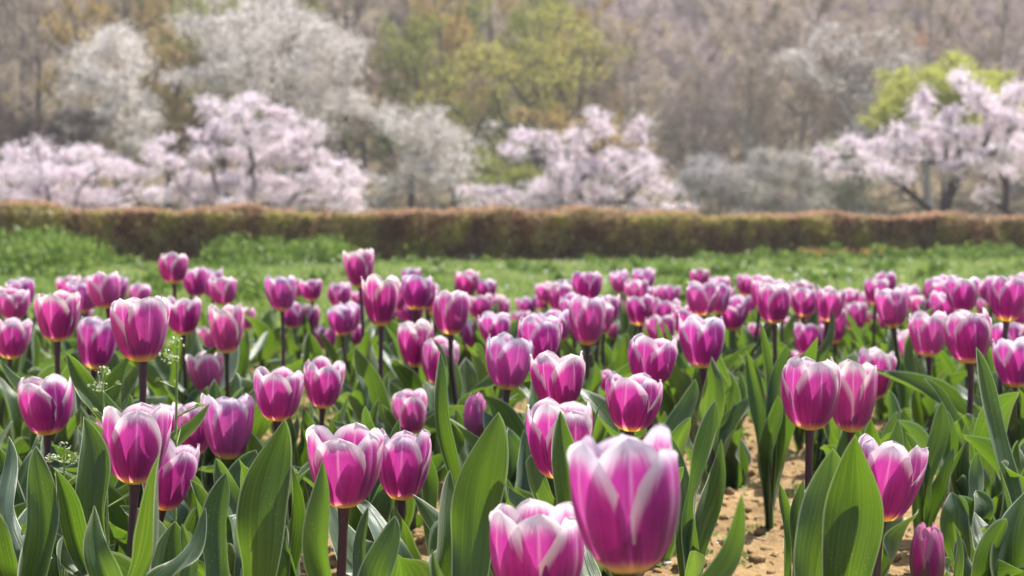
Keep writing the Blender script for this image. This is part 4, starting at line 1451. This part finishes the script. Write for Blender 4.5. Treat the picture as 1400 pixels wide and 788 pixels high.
leafy('blue green pointed leaf crossing the biggest left pair of blooms', 1.03, 165,
      [(168, 800, 209, 617, 46, (-0.5, -1, 0.2), dict(fold=0.8, wave=0.05, twist=0.3, dz=-0.06)),
       (140, 800, 130, 690, 46, (0.4, -1, 0.3), dict(fold=0.7, wave=0.28)),
       (220, 800, 262, 688, 40, (-0.6, -0.8, 0.4), dict(fold=0.5, wave=0.25, dz=0.05))], 4)
leafy('wavy dark leaves with soil specks near the lower left corner', 1.12, 52,
      [(50, 790, 45, 608, 56, (0.2, -1, 0.2), dict(fold=0.5, wave=0.16, twist=0.2)),
       (12, 800, -12, 690, 50, (0.6, -1, 0.2), dict(fold=0.4, wave=0.16)),
       (80, 790, 96, 690, 36, (-0.4, -1, 0.3), dict(fold=0.6, wave=0.2, dz=0.06)),
       (20, 700, 18, 590, 36, BK, dict(fold=0.5, wave=0.1, dz=0.12))], 5)
leafy('tall leaf leaning left in front of the leftmost bloom pair', 1.18, 165,
      [(160, 720, 108, 570, 52, (-0.2, -1, 0.1), dict(fold=0.45, wave=0.07, twist=-0.3)),
       (150, 780, 76, 636, 40, (0.3, -0.7, 0.9), dict(fold=0.7, wave=0.16, twist=0.4, dz=-0.05))], 6)
leafy('large yellow green leaf sweeping up right beside a purple stem', 1.10, 320,
      [(322, 800, 385, 572, 74, (-0.5, -1, 0.3), dict(fold=0.3, wave=0.09, twist=-0.35)),
       (272, 800, 306, 646, 56, (-0.2, -1, 0.1), dict(fold=0.3, wave=0.07, dz=0.06)),
       (243, 800, 248, 716, 34, (0.2, -1, 0.2), dict(fold=0.8, wave=0.16, dz=-0.02))], 7)
leafy('small dark folded leaf beside the long bare purple stem', 1.15, 392,
      [(390, 750, 402, 628, 28, (0.8, -1, 0.1), dict(fold=1.0, wave=0.12)),
       (400, 800, 372, 700, 38, (-0.3, -1, 0.2), dict(fold=0.4, wave=0.1)),
       (402, 790, 424, 690, 26, (-0.5, -0.4, 0.3), dict(fold=0.8, wave=0.25, dz=0.04))], 8)
leafy('slim blue green leaf standing upright near picture centre', 1.45, 612,
      [(612, 690, 616, 480, 32, (0.9, -1, 0.1), dict(fold=0.7, wave=0.03)),
       (640, 700, 655, 600, 30, (-0.4, -1, 0.2), dict(fold=0.5, wave=0.1)),
       (590, 700, 575, 600, 30, (0.4, -1, 0.2), dict(fold=0.5, wave=0.1))], 9)
leafy('dark pointed leaf in front of the pale rimmed central bloom', 1.05, 766,
      [(765, 730, 771, 562, 56, (0.1, -1, 0.1), dict(fold=0.8, wave=0.03)),
       (760, 740, 700, 652, 34, (0.3, -0.4, 1), dict(fold=0.5, wave=0.1, dz=0.05, bow=-0.1)),
       (820, 800, 800, 720, 40, (0.3, -1, 0.2), dict(fold=0.4, wave=0.1, dz=0.1))], 10)
leafy('blurred near leaf tip leaning right over the bare soil', 0.86, 935,
      [(948, 810, 1012, 674, 52, (-0.5, -1, 0.3), dict(fold=0.55, wave=0.02, twist=0.2))], 11)
leafy('blurred near leaf tip leaning left at the bottom middle', 0.86, 640,
      [(650, 820, 600, 746, 30, (0.4, -1, 0.4), dict(fold=0.6, wave=0.02))], 12)
leafy('wavy grey green leaves standing right behind the largest bloom', 1.38, 955,
      [(955, 735, 968, 545, 40, (-0.6, -1, 0.2), dict(fold=0.6, wave=0.2)),
       (960, 735, 985, 600, 36, (-0.3, -1, 0.2), dict(fold=0.5, wave=0.22, dz=0.05)),
       (915, 790, 952, 748, 26, (0, -0.6, 0.9), dict(fold=0.4, wave=0.1, dz=-0.15)),
       (935, 740, 925, 590, 36, (0.4, -1, 0.1), dict(fold=0.5, wave=0.1, dz=0.04))], 13)
leafy('rounded curled leaves at the lower right frame edge', 1.25, 1380,
      [(1375, 800, 1415, 662, 72, (-0.5, -1, 0.3), dict(fold=0.5, wave=0.22, twist=0.2)),
       (1350, 790, 1370, 660, 40, (0.3, -1, 0.2), dict(fold=0.8, wave=0.22, dz=0.06)),
       (1385, 800, 1345, 700, 40, (0.3, -1, 0.2), dict(fold=0.4, wave=0.2, dz=0.1)),
       (1400, 790, 1360, 474, 44, (0.8, -1, 0.1), dict(fold=0.7, wave=0.04, dz=0.1))], 14)
leafy('short narrow leaf tip sticking up at the bottom right', 1.12, 1318,
      [(1318, 810, 1320, 722, 20, (0.5, -1, 0.1), dict(fold=0.7, wave=0.02))], 15)
leafy('dark drooping leaves in a clump above the bottom right bud', 1.40, 1322,
      [(1322, 740, 1300, 668, 44, (-0.3, -0.8, 0.7), dict(fold=0.3, wave=0.12, bow=-0.12)),
       (1325, 745, 1345, 660, 40, (0.3, -0.8, 0.7), dict(fold=0.3, wave=0.14, bow=-0.12)),
       (1322, 748, 1330, 610, 34, BK, dict(fold=0.5, wave=0.1, dz=0.06))], 16)
leafy('upright leaves round a stem base on the open soil, right', 1.62, 1266,
      [(1263, 700, 1285, 548, 36, (-0.5, -1, 0.2), dict(fold=0.7, wave=0.1)),
       (1266, 700, 1250, 590, 32, (0.6, -1, 0.2), dict(fold=0.7, wave=0.12)),
       (1268, 700, 1300, 610, 28, (-0.6, -1, 0.2), dict(fold=0.7, wave=0.16))], 17)
leafy('small leaves with reddish edge left of the huge broad leaves', 1.3, 1078,
      [(1078, 730, 1068, 660, 22, (0.3, -1, 0.2), dict(fold=0.7, wave=0.1)),
       (1080, 735, 1098, 655, 26, (-0.3, -1, 0.2), dict(fold=0.7, wave=0.1)),
       (1100, 740, 1118, 640, 30, (-0.4, -1, 0.2), dict(fold=0.5, wave=0.1, dz=0.1))], 18)
leafy('cluster of tall leaves at the right side of the bare soil gap', 1.85, 1052,
      [(1050, 628, 1075, 470, 34, (-0.5, -1, 0.2), dict(fold=0.7, wave=0.06)),
       (1048, 628, 1020, 480, 32, (0.5, -1, 0.2), dict(fold=0.6, wave=0.08)),
       (1052, 628, 1046, 440, 26, (0.9, -1, 0.1), dict(fold=0.7, wave=0.04)),
       (1052, 630, 1090, 520, 34, BK, dict(fold=0.5, wave=0.12)),
       (1046, 630, 1066, 540, 30, FR, dict(fold=0.4, wave=0.14, dz=-0.05))], 19)
r = np.random.default_rng(88)
# low plants between the rows, leaves only
k = 0
for (cx, D) in [(20, 1.5), (110, 1.45), (230, 1.5), (330, 1.55), (405, 1.9), (480, 1.7), (520, 1.6), (700, 1.6), (650, 1.8), (820, 1.75), (905, 1.7),
                (1160, 1.7), (1215, 1.95), (1330, 1.7), (1390, 1.65), (60, 1.9), (290, 2.0), (560, 2.1), (750, 2.1), (1000, 2.1), (1120, 2.2), (1190, 1.6), (1350, 2.1)]:
    y0 = 318 + 0.4 / D * F
    lv = []
    for j in range(5):
        dx = r.uniform(-32, 32) * 1.5 / D
        hgt = r.uniform(0.11, 0.20) / D * F
        lv.append((cx + dx * 0.1, y0, cx + dx * r.uniform(0.6, 1.4), y0 - hgt, r.uniform(0.028, 0.042) / D * F,
                   (r.uniform(-1, 1), r.choice([-1, -1, 1]), 0.25), dict(fold=r.uniform(0.3, 0.9), wave=r.uniform(0.05, 0.2), dz=r.uniform(-0.05, 0.05), twist=r.normal(0, 0.4))))
    where = ('left' if cx < 350 else 'centre left' if cx < 700 else 'centre right' if cx < 1050 else 'right')
    o = leafy('flowerless tulip tuft of upright leaves between the rows, %s part of the bed' % where, D, cx, lv, 100 + k)
    o['group'] = 'flowerless tufts, ' + where
    k += 1

# more leafy tufts that close the rows (copies of a few, each with its own leaves)
r = np.random.default_rng(89)
TUFTS = []


def tuft_proto(i):
    rr = np.random.default_rng(700 + i)
    root = empty('tulip', (0, 0, 0))
    n = rr.integers(3, 6)
    a0 = rr.uniform(0, 6.28)
    for k in range(n):
        a = a0 + k * 2.3 + rr.normal(0, 0.3)
        L = rr.uniform(0.12, 0.21) * (1 - 0.05 * k)
        sp = rr.uniform(0.15, 0.6)
        out = np.array([math.cos(a), math.sin(a), 0])
        base = out * 0.005 + np.array([0, 0, 0.012 * k - 0.005])
        tip = base + out * L * sp + np.array([0, 0, L * math.sqrt(1 - sp * sp)])
        leaf(root, base, tip, rr.uniform(0.030, 0.052), -out + np.array([0, 0, 0.3 + sp * 0.5]), rr, bow=rr.uniform(-0.12, 0.12), fold=rr.uniform(0.3, 1.0),
             wave=rr.uniform(0.12, 0.42), twist=rr.normal(0, 0.7), hook=rr.uniform(-0.4, 0.15), nu=9, nv=26)
    return root


TUFTS = [tuft_proto(i) for i in range(12)]


def soil_open(px, py):
    """where the photograph shows open soil"""
    for (x0, x1, y0, y1) in ((880, 1150, 625, 3000), (355, 485, 640, 3000), (580, 700, 690, 3000), (1195, 1345, 650, 3000)):
        if x0 < px < x1 and y0 < py < y1:
            return True
    return False


for j, (px, D) in enumerate([(15, 1.2), (95, 1.28), (232, 1.16), (292, 1.3), (345, 1.18), (575, 1.22), (1335, 1.25)]):
    copy_thing(TUFTS[(j * 5 + 3) % 12], ((px - 700) / F * D, D, 0.012), r.uniform(0, 6.28), r.uniform(0.72, 0.92),
               'low wavy edged flowerless tuft near the bottom edge of the bed', 'tulip', 'low flowerless tufts near the bottom edge')
pts_done = []
tries = 0
while len(pts_done) < 150 and tries < 6000:
    tries += 1
    D = 1.25 + 3.0 * r.uniform() ** 1.1
    px = r.uniform(-90, 1490)
    py = 318 + 0.4 / D * F
    if soil_open(px, py) or (px < 520 and D > 3.1 and r.uniform() < 0.5):
        continue
    p = ((px - 700) / F * D, D)
    if any((p[0] - q[0]) ** 2 + (p[1] - q[1]) ** 2 < 0.12 ** 2 for q in pts_done):
        continue
    pts_done.append(p)
pts_done.sort(key=lambda p: p[1])
for j, p in enumerate(pts_done[:36]):
    px = 700 + p[0] / p[1] * F
    where = ('left' if px < 350 else 'centre left' if px < 700 else 'centre right' if px < 1050 else 'right')
    copy_thing(TUFTS[j % 12], (p[0], p[1], 0.012), r.uniform(0, 6.28), r.uniform(0.8, 1.1),
               'flowerless tulip tuft of upright leaves between the rows, %s part of the bed' % where, 'tulip', 'flowerless tufts, ' + where)

# the many farther tufts, too small to tell apart: one mass of foliage
m, UV, ED = MB(), [], []
for j, p in enumerate(pts_done[36:]):
    a, k = r.uniform(0, 6.28), r.uniform(0.8, 1.1)
    M = np.array([[math.cos(a), -math.sin(a), 0], [math.sin(a), math.cos(a), 0], [0, 0, 1]]) * k
    for ch in TUFTS[j % 12].children:
        G, uv, ed = LEAFDATA[ch]
        m.grid(G @ M.T + np.array([p[0], p[1], 0.012]))
        UV.append(uv + np.array([0, r.uniform(0, 9)]))
        ED.append(ed)
tag(m.build('tulip_foliage', LEAF, uvs={'uv': np.concatenate(UV), 'edge': np.concatenate(ED)}),
    'mass of green tulip leaves filling the farther rows', 'tulip foliage', kind='stuff')

# ------------------------------------------------------------------ little white-flowered wild plants
WF = mat_island('white_floret_head', [(0.42, 0.50, 0.24), (0.68, 0.70, 0.58), (0.30, 0.40, 0.12)], 0.6, 0.35)
WS = mat_simple('weed_stem', (0.18, 0.26, 0.08), (0.28, 0.36, 0.12), 30)


def wildflower(label, px, py, D, foot, seed, big=1.0):
    r = np.random.default_rng(seed)
    t = at(px, py, D)
    b = at(foot, py, D)
    b[2] = 0
    root = empty('wildflower', b)
    tag(root, label, 'wildflower', 'white wildflowers among the tulips')
    top = t - b
    m = MB()
    pts = bez(np.zeros(3), np.array([0, 0, top[2] * 0.4]), top * np.array([0.6, 0.6, 0.8]), top, np.linspace(0, 1, 10))
    m.path(pts, np.linspace(0.0016, 0.0009, 10) * big, 6)
    P0, P1 = [], []
    heads = [top]
    for j in range(16):
        f = r.uniform(0.45, 1)
        q = pts[int(f * 9)]
        a = r.uniform(0, 6.28)
        L = (0.010 + 0.016 * (1 - f) * 2) * big
        e = q + np.array([math.cos(a) * L, math.sin(a) * L, L * 0.5])
        P0.append(q); P1.append(e)
        if f > 0.9:
            heads.append(e)
    m.tubes(P0, P1, 0.0006 * big, 0.0004, 4)
    m.build('stem', WS, root)
    m = MB()
    for h in heads:
        k = 14
        d = r.normal(size=(k, 3))
        d /= np.linalg.norm(d, axis=1, keepdims=True)
        m.quads(h + d * 0.006 * big * np.array([1, 1, 0.7]), r.uniform(0.002, 0.004, k) * big, r, 1.0)
    m.build('flower_head', WF, root)
    for e in P1[:8]:
        m = MB()
        m.quads(e + r.normal(0, 0.001, (2, 3)), 0.005 * big, r, 1.3)
        m.build('seed_pod', GR, root)


wildflower('white flowered weed right of the large upper left tulip', 243, 468, 1.42, 236, 1, 1.3)
wildflower('thin white flowered weed below the large upper left tulip', 140, 508, 1.35, 146, 2, 1.1)
0 and wildflower('white flowered weed at the left edge below the cut tulip', 8, 528, 1.4, 14, 3, 0.9)
wildflower('wiry weed between two left tulips above a folded leaf', 88, 610, 1.25, 84, 4, 0.9)
